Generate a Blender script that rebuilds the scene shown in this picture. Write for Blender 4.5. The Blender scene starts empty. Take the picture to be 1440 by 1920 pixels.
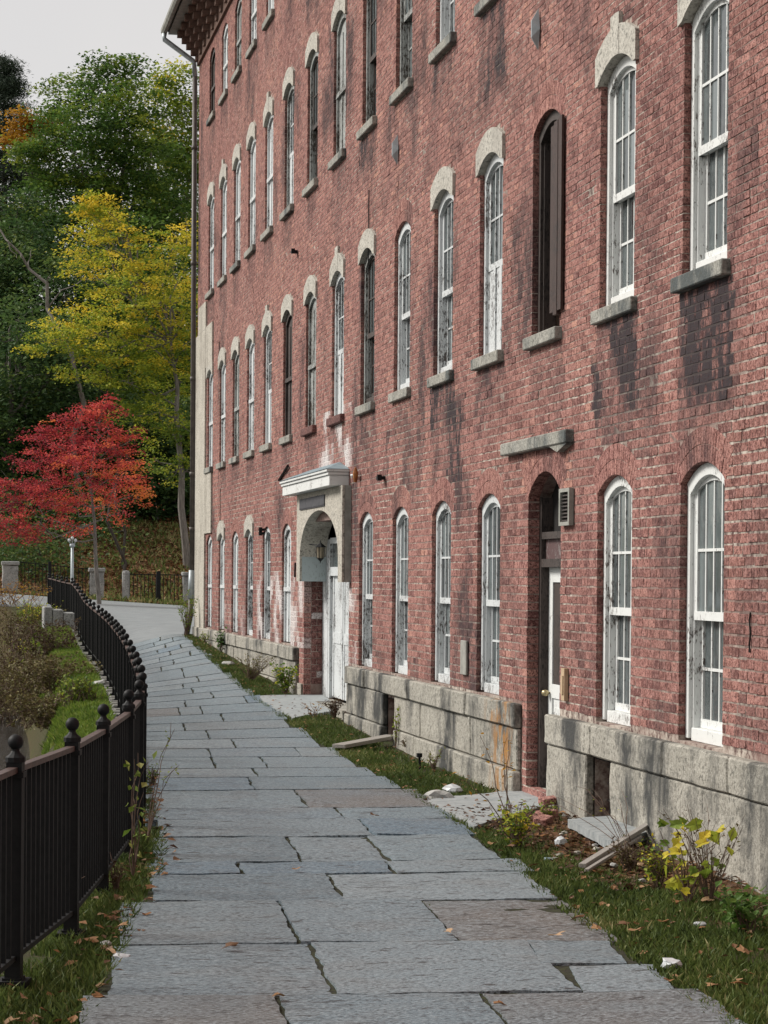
import bpy, bmesh, math, random
import numpy as np
from mathutils import Vector, noise as mnoise

random.seed(7); rng = np.random.default_rng(7)
SC = bpy.context.scene; C = SC.collection
R = math.radians; PI = math.pi

# ------------------------------------------------------------------ camera
YAW, PITCH, ROLL, CYP, D, F = 0.1854, -0.0144, 0.0074, 1146.4, 4.9475, 4400.0
fw = np.array([math.sin(YAW)*math.cos(PITCH), math.cos(YAW)*math.cos(PITCH), math.sin(PITCH)])
r0 = np.array([math.cos(YAW), -math.sin(YAW), 0.0]); u0 = np.cross(r0, fw)
rt = r0*math.cos(ROLL)+u0*math.sin(ROLL); up = -r0*math.sin(ROLL)+u0*math.cos(ROLL)
cam = bpy.data.cameras.new('camera'); co = bpy.data.objects.new('camera', cam); C.objects.link(co)
from mathutils import Matrix
co.matrix_world = Matrix(((rt[0], up[0], -fw[0], 0), (rt[1], up[1], -fw[1], 0), (rt[2], up[2], -fw[2], 0), (0, 0, 0, 1)))
cam.sensor_fit = 'VERTICAL'; cam.sensor_height = 36.0; cam.lens = F/1920*36.0
cam.shift_y = (CYP-960)/1920; cam.clip_start = 0.1; cam.clip_end = 900
SC.camera = co

def ray(px, py): return fw+(px-720)/F*rt+(CYP-py)/F*up
def at(px, py, Y):
    d = ray(px, py); return d*(Y/d[1])

# ------------------------------------------------------------------ sky, sun, exposure
SUN_EL, SUN_AZ = 38.0, -62.0          # azimuth from +Y towards +X
W = bpy.data.worlds.new('World'); SC.world = W; W.use_nodes = True
nt = W.node_tree; nt.nodes.clear()
o = nt.nodes.new('ShaderNodeOutputWorld'); bg = nt.nodes.new('ShaderNodeBackground')
sky = nt.nodes.new('ShaderNodeTexSky'); sky.sky_type = 'NISHITA'; sky.sun_disc = False
sky.sun_elevation = R(SUN_EL); sky.sun_rotation = R(SUN_AZ)
mx = nt.nodes.new('ShaderNodeMix'); mx.data_type = 'RGBA'; mx.inputs[0].default_value = 0.72
wt = nt.nodes.new('ShaderNodeTexCoord'); wn = nt.nodes.new('ShaderNodeTexNoise'); wn.inputs['Scale'].default_value = 2.2; wn.inputs['Detail'].default_value = 4
wr = nt.nodes.new('ShaderNodeValToRGB'); wr.color_ramp.elements[0].position = .35; wr.color_ramp.elements[1].position = .65
wr.color_ramp.elements[0].color = (.80, .74, .68, 1); wr.color_ramp.elements[1].color = (.96, .885, .80, 1)
wm = nt.nodes.new('ShaderNodeMix'); wm.data_type = 'RGBA'; wm.blend_type = 'MULTIPLY'; wm.inputs[0].default_value = 1; wm.inputs[7].default_value = (10, 10, 10, 1)
nt.links.new(wt.outputs['Generated'], wn.inputs['Vector']); nt.links.new(wn.outputs['Fac'], wr.inputs[0]); nt.links.new(wr.outputs[0], wm.inputs[6]); nt.links.new(wm.outputs[2], mx.inputs[7])
nt.links.new(sky.outputs[0], mx.inputs[6]); nt.links.new(mx.outputs[2], bg.inputs[0])
bg.inputs[1].default_value = 0.1; nt.links.new(bg.outputs[0], o.inputs[0])
sl = bpy.data.lights.new('sun', 'SUN'); so = bpy.data.objects.new('sun', sl); C.objects.link(so)
sl.energy = 3.6; sl.angle = R(20); sl.color = (1.0, 0.95, 0.88)
sd = Vector((math.sin(R(SUN_AZ))*math.cos(R(SUN_EL)), math.cos(R(SUN_AZ))*math.cos(R(SUN_EL)), math.sin(R(SUN_EL))))
so.rotation_euler = sd.to_track_quat('Z', 'Y').to_euler()
SC.view_settings.view_transform = 'Standard'; SC.view_settings.look = 'None'
SC.view_settings.exposure = 0.15; SC.view_settings.gamma = 1.0
SC.render.engine = 'CYCLES'; SC.cycles.max_bounces = 6; SC.cycles.use_denoising = True
SC.cycles.transparent_max_bounces = 8

# ------------------------------------------------------------------ materials
class NT:
    def __init__(s, name, rough=0.85, spec=0.3):
        s.m = bpy.data.materials.new(name); s.m.use_nodes = True; s.t = s.m.node_tree
        s.b = s.t.nodes['Principled BSDF']; s.b.inputs['Roughness'].default_value = rough
        s.b.inputs['Specular IOR Level'].default_value = spec
        s.tc = s.t.nodes.new('ShaderNodeTexCoord')
    def n(s, kind, **kw):
        x = s.t.nodes.new(kind)
        for k, v in kw.items(): setattr(x, k, v)
        return x
    def l(s, a, b): s.t.links.new(a, b)
    def mapc(s, scale, src='Object'):
        m = s.n('ShaderNodeMapping'); m.inputs['Scale'].default_value = scale
        s.l(s.tc.outputs[src], m.inputs[0]); return m.outputs[0]
    def geo(s, scale):
        g = s.n('ShaderNodeNewGeometry'); m = s.n('ShaderNodeMapping'); m.inputs['Scale'].default_value = scale
        s.l(g.outputs['Position'], m.inputs[0]); return m.outputs[0]
    def noise(s, vec, scale, detail=6, rough=0.6):
        x = s.n('ShaderNodeTexNoise'); x.inputs['Scale'].default_value = scale
        x.inputs['Detail'].default_value = detail; x.inputs['Roughness'].default_value = rough
        s.l(vec, x.inputs['Vector']); return x.outputs['Fac']
    def ramp(s, fac, stops, interp='LINEAR'):
        x = s.n('ShaderNodeValToRGB'); x.color_ramp.interpolation = interp
        e = x.color_ramp.elements
        while len(e) < len(stops): e.new(0.5)
        for k, (p, c) in enumerate(stops):
            e[k].position = p; e[k].color = (c[0], c[1], c[2], 1) if len(c) > 1 else (c[0], c[0], c[0], 1)
        s.l(fac, x.inputs[0]); return x.outputs[0]
    def mix(s, fac, a, b, mode='MIX'):
        x = s.n('ShaderNodeMix', data_type='RGBA', blend_type=mode)
        for v, k in ((fac, 0), (a, 6), (b, 7)):
            if hasattr(v, 'is_linked') or isinstance(v, bpy.types.NodeSocket): s.l(v, x.inputs[k])
            elif isinstance(v, (int, float)): x.inputs[k].default_value = v
            else: x.inputs[k].default_value = (v[0], v[1], v[2], 1)
        return x.outputs[2]
    def attr(s, name):
        x = s.n('ShaderNodeAttribute'); x.attribute_name = name; return x.outputs['Fac']
    def col(s, c): s.l(c, s.b.inputs['Base Color'])
    def bump(s, h, strength=0.5, dist=0.01):
        x = s.n('ShaderNodeBump'); x.inputs['Strength'].default_value = strength
        x.inputs['Distance'].default_value = dist; s.l(h, x.inputs['Height']); s.l(x.outputs[0], s.b.inputs['Normal'])
    def math(s, op, a, b=0.5):
        x = s.n('ShaderNodeMath', operation=op)
        for v, k in ((a, 0), (b, 1)):
            if isinstance(v, bpy.types.NodeSocket): s.l(v, x.inputs[k])
            else: x.inputs[k].default_value = v
        return x.outputs[0]

def mat_brick():
    k = NT('red_brick', 0.92, 0.2); v = k.geo((1, 1, 1))
    n1 = k.noise(v, 0.9, 4); n2 = k.noise(v, 30, 4, .75); n3 = k.noise(v, 75, 2)
    tint = k.attr('tint')
    c = k.ramp(tint, [(0, (.13, .058, .050)), (.3, (.24, .112, .092)), (.6, (.335, .165, .137)), (.85, (.405, .205, .168)), (1, (.50, .26, .195))])
    c = k.mix(k.ramp(n1, [(.35, (0,)), (.7, (1,))]), c, k.mix(.32, c, (.30, .13, .125)))
    c = k.mix(k.ramp(n2, [(.50, (0,)), (.60, (.75,))]), c, k.mix(.5, c, (.62, .36, .32)))
    c = k.mix(k.ramp(n2, [(.38, (.9,)), (.46, (0,))]), c, (.10, .038, .036))
    dk = k.math('MULTIPLY', k.attr('dark'), k.ramp(k.noise(k.geo((1, 1, .6)), 5.5, 6, .7), [(.40, (.35,)), (.53, (1.25,))]))
    c = k.mix(dk, c, (.04, .032, .036))
    wh = k.math('MULTIPLY', k.attr('white'), k.ramp(n2, [(.36, (0,)), (.46, (1,))]))
    c = k.mix(wh, c, (.66, .62, .61))
    c = k.mix(k.ramp(n3, [(.38, (.9,)), (.45, (0,))]), c, (.05, .024, .024))
    k.col(c); k.bump(k.math('ADD', k.math('MULTIPLY', n2, .5), n3), .8, .005); return k.m

def mat_mortar():
    k = NT('mortar', .95, .2); v = k.geo((1, 1, 1)); n = k.noise(v, 14, 6, .7); b = k.noise(v, 1.1, 4, .6)
    c = k.ramp(n, [(.40, (.10, .065, .06)), (.46, (.27, .22, .19)), (.6, (.52, .47, .41))])
    c = k.mix(k.ramp(b, [(.42, (.75,)), (.6, (0,))]), c, (.20, .12, .105))
    c = k.mix(k.math('MULTIPLY', k.attr('dark'), .95), c, (.05, .042, .042)); c = k.mix(k.attr('white'), c, (.62, .58, .56))
    k.col(c); k.bump(n, .6, .005); return k.m

def mat_simple(name, c1, c2, scale=8, rough=.85, bump=.3, dist=.006, stretch=(1, 1, 1), spec=.3, metallic=0, c3=None, geo=True):
    k = NT(name, rough, spec); v = k.geo(stretch) if geo else k.mapc(stretch)
    n = k.noise(v, scale, 7, .65)
    st = [(.35, c1), (.65, c2)]
    if c3: st = [(.28, c3), (.4, c1), (.66, c2)]
    k.col(k.ramp(n, st)); k.bump(n, bump, dist); k.b.inputs['Metallic'].default_value = metallic
    return k.m

def mat_paint(name, base, peel, amount, under=(.13, .11, .10), grime=.25):
    """old peeling paint; amount 0..1 is how much bare wood shows"""
    k = NT(name, .6, .35); v = k.geo((1, 1, .35)); vz = k.geo((1, 1, 1))
    n = k.noise(v, 62, 6, .7); big = k.noise(vz, 2.3, 3)
    t = .30+.24*amount
    th = k.math('ADD', n, k.math('MULTIPLY', k.math('SUBTRACT', big, .5), -.5))
    m = k.ramp(th, [(t, (1,)), (t+.035, (0,))])
    c = k.mix(k.ramp(k.noise(vz, 5, 6), [(.3, (0,)), (.75, (grime,))]), base, peel)
    c = k.mix(m, c, under)
    k.col(c); h = k.math('MULTIPLY', m, -1.0); k.bump(k.math('ADD', h, k.math('MULTIPLY', n, .4)), .7, .004); return k.m

def mat_stone(name, a, b, dark, streak=1.0, rust=False):
    k = NT(name, .9, .25); v = k.geo((1, 1, 1)); vs = k.geo((1.6, .75, .13))
    n = k.noise(v, 3.5, 8, .7); f = k.noise(v, 45, 5, .7); s = k.noise(vs, 2.0, 5, .6)
    c = k.ramp(n, [(.3, a), (.7, b)])
    c = k.mix(k.ramp(f, [(.40, (.75,)), (.5, (0,))]), c, k.mix(.6, c, (.12, .11, .10)))
    c = k.mix(k.ramp(f, [(.52, (0,)), (.62, (.6,))]), c, k.mix(.5, c, (.62, .60, .55)))
    c = k.mix(k.math('MULTIPLY', k.ramp(s, [(.40, (0,)), (.52, (.97*streak,))]), k.ramp(k.noise(k.geo((.8, .8, .5)), 1.7, 5, .7), [(.46, (0,)), (.60, (1,))])), c, dark)
    c = k.mix(k.ramp(k.noise(v, 22, 4, .7), [(.38, (.7,)), (.45, (0,))]), c, (.09, .09, .08))
    if rust:
        r = k.math('MULTIPLY', k.attr('rust'), k.ramp(k.noise(k.geo((1, 1, .45)), 7, 6), [(.46, (0,)), (.56, (.95,))]))
        c = k.mix(r, c, (.34, .17, .055))
    k.col(c); k.bump(k.math('ADD', n, k.math('MULTIPLY', f, .6)), .8, .02); return k.m

def mat_slate():
    k = NT('slate', .5, .42); v = k.geo((.8, 2.0, 1)); w = k.geo((1, 1, 1))
    oi = k.n('ShaderNodeObjectInfo')
    f = k.noise(v, 9, 8, .70); g = k.noise(k.geo((.8, 1.6, 1)), 48, 4, .75); big = k.noise(w, 1.3, 4)
    c = k.ramp(oi.outputs['Random'], [(0, (.120, .170, .205)), (.25, (.18, .235, .268)), (.5, (.148, .198, .232)), (.75, (.215, .262, .29)), (1, (.095, .158, .215))])
    c = k.mix(k.math('MULTIPLY', k.attr('brown'), k.ramp(big, [(.3, (.5,)), (.6, (1,))])), c, (.135, .105, .085))
    c = k.mix(k.ramp(big, [(.5, (0,)), (.66, (.6,))]), c, k.mix(.5, c, (.19, .175, .16)))
    c = k.mix(k.ramp(g, [(.50, (0,)), (.62, (.75,))]), c, (.33, .385, .42))
    c = k.mix(k.ramp(g, [(.40, (1,)), (.475, (0,))]), c, k.mix(.75, c, (.02, .022, .025)))
    c = k.mix(k.ramp(f, [(.375, (.9,)), (.405, (0,))]), c, (.040, .044, .047))
    cr = k.noise(k.geo((.7, 4.0, 1)), 4.5, 5, .62)
    c = k.mix(k.ramp(cr, [(.335, (.95,)), (.35, (0,))]), c, (.022, .024, .027))
    k.col(c)
    k.l(k.ramp(f, [(.3, (.34,)), (.7, (.6,))]), k.b.inputs['Roughness'])
    k.bump(k.math('ADD', f, k.math('MULTIPLY', g, .5)), .8, .02); return k.m

def mat_leaf(name, cols, trans=.35):
    k = NT(name, .6, .25); t = k.attr('tint')
    n = len(cols); c = k.ramp(t, [(i/(n-1), cols[i]) for i in range(n)])
    k.col(c)
    tr = k.n('ShaderNodeBsdfTranslucent'); k.l(c, tr.inputs[0])
    m = k.n('ShaderNodeMixShader'); m.inputs[0].default_value = trans
    k.l(k.b.outputs[0], m.inputs[1]); k.l(tr.outputs[0], m.inputs[2])
    k.l(m.outputs[0], k.t.nodes['Material Output'].inputs[0]); return k.m

def mat_glass():
    k = NT('window_glass', .07, .5); v = k.geo((1, 1, 1)); n = k.noise(v, 2.5, 3)
    d = k.noise(k.geo((1, 2, 1)), 7, 7, .7)
    oi = k.n('ShaderNodeObjectInfo')
    c = k.ramp(oi.outputs['Random'], [(0, (.03, .036, .04)), (.5, (.09, .108, .112)), (1, (.17, .20, .205))])
    k.col(k.mix(k.ramp(d, [(.48, (0,)), (.75, (.45,))]), c, (.24, .27, .27)))
    k.l(k.ramp(d, [(.45, (.02,)), (.7, (.25,))]), k.b.inputs['Roughness'])
    k.bump(n, .10, .02); return k.m

def mat_ground():
    k = NT('soil', .95, .15); v = k.geo((1, 1, 1))
    n = k.noise(v, 2.2, 7, .7); f = k.noise(v, 40, 5, .7); h = k.noise(v, 11, 5, .7)
    c = k.ramp(n, [(.35, (.055, .045, .030)), (.55, (.045, .060, .020)), (.7, (.055, .085, .022))])
    c = k.mix(k.ramp(f, [(.45, (0,)), (.65, (.7,))]), c, (.10, .075, .045))
    c = k.mix(k.attr('litter'), c, k.ramp(h, [(.35, (.09, .045, .025)), (.5, (.20, .10, .05)), (.62, (.30, .17, .09))]))
    k.col(c); k.bump(f, 1, .03); return k.m

def mat_water():
    k = NT('river_water', .08, .5); v = k.geo((1, 2.2, 1)); n = k.noise(v, 5, 5, .65)
    k.b.inputs['Base Color'].default_value = (.018, .014, .010, 1); k.b.inputs['IOR'].default_value = 1.33; k.bump(n, 1.0, .10); return k.m

M = dict(
    brick=mat_brick(),
    mortar=mat_mortar(),
    granite=mat_stone('granite', (.30, .285, .245), (.45, .43, .375), (.050, .052, .052), 1.0, True),
    lintel=mat_stone('lintel_stone', (.44, .42, .37), (.58, .56, .50), (.33, .31, .28), .35),
    sill=mat_stone('sill_stone', (.24, .24, .21), (.42, .41, .37), (.06, .075, .08), .9),
    pier=mat_stone('pier_stone', (.24, .25, .25), (.42, .43, .42), (.12, .12, .13), .5),
    stucco=mat_stone('stucco', (.44, .41, .35), (.58, .55, .48), (.2, .18, .15), .5),
    slate=mat_slate(), glass=mat_glass(), soil=mat_ground(), water=mat_water(),
    white=mat_paint('white_paint', (.70, .72, .71), (.52, .53, .52), .27),
    white2=mat_paint('weathered_white_paint', (.60, .63, .64), (.44, .46, .47), .42, (.10, .09, .085)),
    grey=mat_paint('peeling_grey_paint', (.36, .38, .37), (.24, .25, .24), .68, (.07, .06, .05)),
    dark=mat_paint('old_dark_wood', (.055, .042, .038), (.10, .085, .075), .55, (.025, .02, .018)),
    shutter=mat_paint('brown_shutter_wood', (.045, .024, .020), (.085, .06, .05), .5, (.03, .02, .018)),
    maroon=mat_paint('maroon_trim', (.10, .055, .055), (.16, .12, .12), .35, (.3, .28, .27)),
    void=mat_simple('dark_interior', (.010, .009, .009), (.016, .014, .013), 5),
    iron=mat_simple('black_iron', (.006, .007, .008), (.012, .013, .014), 30, .6, .15, .002, spec=.22),
    rail=mat_simple('rusty_rail', (.055, .038, .035), (.12, .075, .065), 25, .5, .3, .003, c3=(.02, .02, .02)),
    steel=mat_simple('galvanised_steel', (.30, .34, .36), (.42, .46, .48), 12, .45, .1, .003, metallic=.3),
    pipe=mat_simple('brown_downpipe', (.075, .065, .06), (.13, .115, .105), 9, .5, .2, .004),
    gutter=mat_simple('weathered_gutter', (.20, .20, .18), (.34, .34, .31), 6, .6, .2, .004),
    roof=mat_simple('dark_roof', (.05, .052, .058), (.09, .09, .10), 10),
    bluetin=mat_simple('blue_grey_tin', (.16, .23, .27), (.24, .31, .34), 8, .5),
    corbel=mat_simple('corbel_brick', (.13, .08, .065), (.22, .14, .11), 14, .9, .5, .01),
    asphalt=mat_simple('asphalt', (.17, .188, .198), (.27, .292, .30), 5, .7, .6, .02, (.5, 2.5, 1), c3=(.10, .10, .10)),
    bark=mat_simple('grey_bark', (.11, .10, .09), (.24, .22, .20), 6, .9, .8, .03, (3, 3, .6)),
    darkbark=mat_simple('dark_bark', (.035, .03, .026), (.08, .07, .06), 6, .9, .8, .03, (3, 3, .6)),
    twig=mat_simple('twig', (.10, .065, .05), (.17, .12, .09), 12, .9, .2),
    plank=mat_simple('grey_plank', (.22, .20, .18), (.38, .36, .33), 10, .85, .5, .006, (8, 8, 8)),
    plastic=mat_simple('white_plastic', (.42, .45, .47), (.6, .62, .64), 20, .4, .4, .01),
    rock=mat_simple('pale_rock', (.30, .30, .29), (.46, .46, .44), 9, .9, .6, .02),
    tan=mat_simple('tan_wood', (.40, .29, .18), (.52, .40, .27), 12, .7),
    amber=mat_simple('lantern_glass', (.22, .18, .12), (.33, .28, .2), 15, .25, .1, spec=.5),
    globe=mat_simple('white_globe', (.5, .51, .53), (.6, .61, .62), 5, .3, 0),
    moss=mat_simple('joint_soil', (.016, .015, .011), (.045, .050, .018), 22, .95, 1, .01, c3=(.09, .07, .045)),
)
LEAF = dict(
    green=mat_leaf('green_leaves', [(.03, .065, .016), (.07, .14, .03), (.13, .22, .04), (.26, .31, .04)]),
    dkgreen=mat_leaf('dark_leaves', [(.028, .058, .025), (.055, .11, .036), (.10, .165, .045), (.18, .22, .05)], .35),
    yellow=mat_leaf('yellow_leaves', [(.09, .16, .03), (.22, .31, .04), (.44, .46, .05), (.76, .58, .06)], .4),
    red=mat_leaf('red_leaves', [(.22, .028, .042), (.50, .065, .072), (.70, .14, .09), (.74, .28, .06)], .4),
    orange=mat_leaf('orange_leaves', [(.22, .10, .015), (.38, .19, .02), (.5, .3, .03)], .4),
    pine=mat_leaf('pine_needles', [(.02, .035, .022), (.035, .055, .035), (.055, .075, .05)], .15),
    grass=mat_leaf('grass_blades', [(.035, .055, .017), (.07, .105, .027), (.13, .175, .045), (.36, .31, .15)], .35),
    bank=mat_leaf('bright_grass', [(.06, .10, .02), (.11, .18, .028), (.18, .26, .04), (.30, .29, .09)], .4),
    brown=mat_leaf('fallen_leaves', [(.07, .035, .02), (.15, .075, .035), (.27, .13, .05), (.40, .27, .16)], .1),
    brush=mat_leaf('brown_brush', [(.06, .032, .022), (.11, .075, .035), (.12, .12, .035), (.26, .22, .10)], .25),
)

# ------------------------------------------------------------------ object helpers
def tag(o, label=None, cat=None, group=None, kind=None):
    if label: o['label'] = label
    if cat: o['category'] = cat
    if group: o['group'] = group
    if kind: o['kind'] = kind
    return o
def empty(name, loc=(0, 0, 0), parent=None):
    e = bpy.data.objects.new(name, None); C.objects.link(e); e.location = loc
    if parent: e.parent = parent
    return e
def link(name, me, parent=None, origin=None):
    o = bpy.data.objects.new(name, me); C.objects.link(o)
    if parent is not None:
        o.parent = parent
        pl = world_loc(parent)
        o.location = (-pl[0], -pl[1], -pl[2])
    if origin is not None:
        me.transform(Matrix.Translation((-origin[0], -origin[1], -origin[2])))
        o.location = Vector(o.location)+Vector(origin)
    return o
def world_loc(o):
    v = Vector((0, 0, 0))
    while o is not None:
        v += o.location; o = o.parent
    return v
def npmesh(name, V, Q, mat, attrs=None, smooth=False):
    """V (n,3) array, Q (m,k) array of faces with k corners"""
    V = np.asarray(V, np.float32); Q = np.asarray(Q, np.int32); k = Q.shape[1]
    me = bpy.data.meshes.new(name); me.vertices.add(len(V)); me.vertices.foreach_set('co', V.ravel())
    me.loops.add(Q.size); me.loops.foreach_set('vertex_index', Q.ravel())
    me.polygons.add(len(Q)); me.polygons.foreach_set('loop_start', np.arange(0, Q.size, k, dtype=np.int32))
    me.update(calc_edges=True); me.materials.append(mat)
    for a, arr in (attrs or {}).items():
        at_ = me.attributes.new(a, 'FLOAT', 'POINT'); at_.data.foreach_set('value', np.asarray(arr, np.float32))
    me.polygons.foreach_set('use_smooth', np.full(len(Q), smooth, bool))
    return me
class MB:
    def __init__(s): s.v = []; s.f = []
    def add(s, vs, fs):
        b = len(s.v); s.v += [tuple(map(float, q)) for q in vs]; s.f += [[b+i for i in g] for g in fs]; return s
    def box(s, x0, x1, y0, y1, z0, z1):
        return s.add([(x0, y0, z0), (x1, y0, z0), (x1, y1, z0), (x0, y1, z0), (x0, y0, z1), (x1, y0, z1), (x1, y1, z1), (x0, y1, z1)],
                     [(0, 3, 2, 1), (4, 5, 6, 7), (0, 1, 5, 4), (1, 2, 6, 5), (2, 3, 7, 6), (3, 0, 4, 7)])
    def prism(s, pts, x0, x1):
        """polygon of (y,z) points extruded along X"""
        n = len(pts)
        s.add([(x0, y, z) for y, z in pts]+[(x1, y, z) for y, z in pts],
              [tuple(range(n))[::-1], tuple(range(n, 2*n))]+[(i, (i+1) % n, n+(i+1) % n, n+i) for i in range(n)]); return s
    def strip(s, lo, hi, x0, x1):
        """solid between two (y,z) polylines of equal length, extruded along X"""
        n = len(lo)
        for i in range(n-1):
            s.prism([lo[i], lo[i+1], hi[i+1], hi[i]], x0, x1)
        return s
    def ring(s, c, r, n, ax, ay):
        return [tuple(np.array(c)+r*(math.cos(2*PI*i/n)*np.array(ax)+math.sin(2*PI*i/n)*np.array(ay))) for i in range(n)]
    def tube(s, pts, rad, n=6, cap=True):
        pts = [np.array(p, float) for p in pts]; rings = []
        for i, p in enumerate(pts):
            d = pts[min(i+1, len(pts)-1)]-pts[max(i-1, 0)]; d = d/(np.linalg.norm(d)+1e-9)
            a = np.cross(d, (0, 0, 1) if abs(d[2]) < .9 else (1, 0, 0)); a /= np.linalg.norm(a); b = np.cross(d, a)
            r = rad[i] if hasattr(rad, '__len__') else rad
            rings.append(s.ring(p, r, n, a, b))
        b0 = len(s.v)
        for rg in rings: s.v += [tuple(map(float, q)) for q in rg]
        for i in range(len(pts)-1):
            for j in range(n):
                s.f.append([b0+i*n+j, b0+i*n+(j+1) % n, b0+(i+1)*n+(j+1) % n, b0+(i+1)*n+j])
        if cap: s.f.append([b0+j for j in range(n)][::-1]); s.f.append([b0+(len(pts)-1)*n+j for j in range(n)])
        return s
    def lathe(s, c, prof, n=12):
        return s.tube([(c[0], c[1], c[2]+z) for r, z in prof], [max(r, .0005) for r, z in prof], n)
    def mesh(s, name, mat, smooth=False, bevel=0):
        me = bpy.data.meshes.new(name); me.from_pydata(s.v, [], s.f)
        bm = bmesh.new(); bm.from_mesh(me)
        if bevel:
            bmesh.ops.remove_doubles(bm, verts=bm.verts, dist=1e-5)
            bmesh.ops.bevel(bm, geom=bm.edges[:], offset=bevel, segments=1, affect='EDGES')
        bmesh.ops.recalc_face_normals(bm, faces=bm.faces); bm.to_mesh(me); bm.free()
        me.materials.append(mat)
        if smooth: me.polygons.foreach_set('use_smooth', [True]*len(me.polygons))
        return me
    def build(s, name, mat, parent=None, smooth=False, bevel=0):
        me = s.mesh(name, mat, smooth, bevel)
        return link(name, me, parent)
def centre_origin(o):
    me = o.data
    if not len(me.vertices): return o
    a = np.empty(len(me.vertices)*3); me.vertices.foreach_get('co', a); a = a.reshape(-1, 3)
    c = Vector(((a[:, 0].min()+a[:, 0].max())/2, (a[:, 1].min()+a[:, 1].max())/2, a[:, 2].min()))
    me.transform(Matrix.Translation(-c)); o.location = Vector(o.location)+c; return o
def roughen(me, amt, sc=4.0, axis=None):
    for v in me.vertices:
        p = v.co; n = mnoise.noise_vector(p*sc)
        v.co = p+n*amt

# ------------------------------------------------------------------ terrain functions
def interp(y, a, b): return np.interp(y, a, b)
def gw(y): return interp(y, [0, 24, 28, 33, 36.3, 41, 46, 55, 92], [-1.86, -1.86, -1.77, -1.62, -1.5, -1.33, -1.16, -1.12, -1.12])
def gf(y): return interp(y, [0, 17, 22, 27, 32, 38, 45, 52, 58, 64, 67, 92], [-1.86, -1.88, -1.88, -1.86, -1.80, -1.74, -1.64, -1.46, -1.18, -.98, -.85, -.7])
FP = [(-.55, 6.9, -.75), (-.02, 9.25, -.75), (.32, 10.79, -.75), (.66, 12.3, -.765), (.93, 13.96, -.785), (1.22, 15.8, -.79), (1.43, 17.5, -.80), (1.57, 18.9, -.80), (1.69, 20.48, -.80),
      (1.80, 22.14, -.79), (1.91, 23.8, -.79), (2.01, 25.46, -.78), (2.11, 27.12, -.76), (2.20, 28.78, -.73), (2.28, 30.44, -.71), (2.37, 32.11, -.70), (2.45, 33.77, -.69),
      (2.53, 35.43, -.68), (2.6, 37.1, -.66), (2.67, 38.76, -.64), (2.73, 40.43, -.62), (2.78, 42.1, -.60), (2.82, 43.78, -.57), (2.84, 45.45, -.53), (2.87, 47.13, -.49),
      (2.9, 48.8, -.45), (2.94, 50.47, -.40), (2.99, 52.14, -.34), (3.04, 53.81, -.27), (3.07, 55.49, -.20), (3.10, 57.16, -.13), (3.13, 58.84, -.08),
      (3.09, 60.6, -.06), (3.05, 62.3, -.04), (3.01, 64.0, -.01), (2.97, 65.7, .02), (2.93, 67.4, .04)]
FPY = [p[1] for p in FP]; FPX = [p[0] for p in FP]
def fx(y): return interp(y, [0]+FPY+[80, 120], [-2.1]+FPX+[2.0, -2])
def pleft(y): return interp(y, [0, 8.6, 9.4, 10.4, 11.9, 13.2, 14.6, 16.35, 22, 27, 33, 40, 47], [-1.2, .36, .50, .64, .90, 1.06, 1.30, 1.50, 1.85, 2.25, 2.65, 3.0, 3.2])
def pright(y): return interp(y, [0, 9.4, 11.6, 13.1, 15.4, 17.1, 19, 22.2, 25.6, 28.3, 34, 46], [1.7, 3.25, 3.39, 3.46, 3.70, 3.83, 3.93, 4.05, 4.09, 4.13, 4.24, 4.62])
def gz(x, y):
    x = np.asarray(x, float); y = np.asarray(y, float)
    f = fx(y); t = np.clip((x-f)/(4.4-f), 0, 1); z = gf(y)*(1-t)+gw(y)*t
    s = np.clip((y-60)/30, 0, 1); z = z*(1-s)+s*(-1.12+np.clip(9-x, -1, 9)*.065)
    # river bank left of the fence
    e = f-x; bank = np.clip((e-.6)/1.05, 0, 1); bank = bank*bank*(3-2*bank)
    river = 1-np.clip((y-54)/11, 0, 1)
    z = z-np.clip(e, 0, 1.2)*.10*river
    z = z*(1-bank*river)+(-3.45)*bank*river
    # wooded hill beyond the far fence
    h = np.clip((y-91-(x-9)*-.12)/60, 0, 1)
    u_ = np.clip((y-90.5)/13, 0, 1); z = z+2.1*u_*u_*(3-2*u_)*np.clip((x-1)/5, 0, 1)
    z = z+h*8*(.35+h*.9)*np.clip((x+14)/16+.35, 0.4, 1.4)
    return z
def gpt(px, py):
    d = ray(px, py); lo, hi = 4.0, 300.0
    for _ in range(50):
        m = (lo+hi)/2; q = d*m
        if q[2] > gz(q[0], q[1]): lo = m
        else: hi = m
    return d*lo

# ------------------------------------------------------------------ ground sheets
def grid_sheet(name, xs, ys, zf, mat, attrs=None):
    X, Y = np.meshgrid(xs, ys); Z = zf(X, Y)
    V = np.stack([X, Y, Z], -1).reshape(-1, 3); nx = len(xs); ny = len(ys)
    a = (np.arange(ny-1)[:, None]*nx+np.arange(nx-1)[None, :]).ravel()
    Q = np.stack([a, a+1, a+1+nx, a+nx], -1)
    at_ = {k: f(X, Y).ravel() for k, f in (attrs or {}).items()}
    return link(name, npmesh(name, V, Q, mat, at_, True))
xs = np.unique(np.concatenate([np.linspace(-400, -12, 12), np.linspace(-12, -1, 23), np.arange(-1, 6, .12), np.linspace(6, 26, 30), np.linspace(26, 400, 12)]))
ys = np.unique(np.concatenate([np.linspace(-60, 6, 8), np.arange(6, 48, .3), np.arange(48, 70, .5), np.arange(70, 160, 1.5), np.linspace(160, 600, 14)]))
def soilz(X, Y):
    z = gz(X, Y)-.035
    n = np.sin(X*9.1+Y*3.3)*np.cos(Y*5.7-X*2.1)*.008
    return z+n
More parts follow.
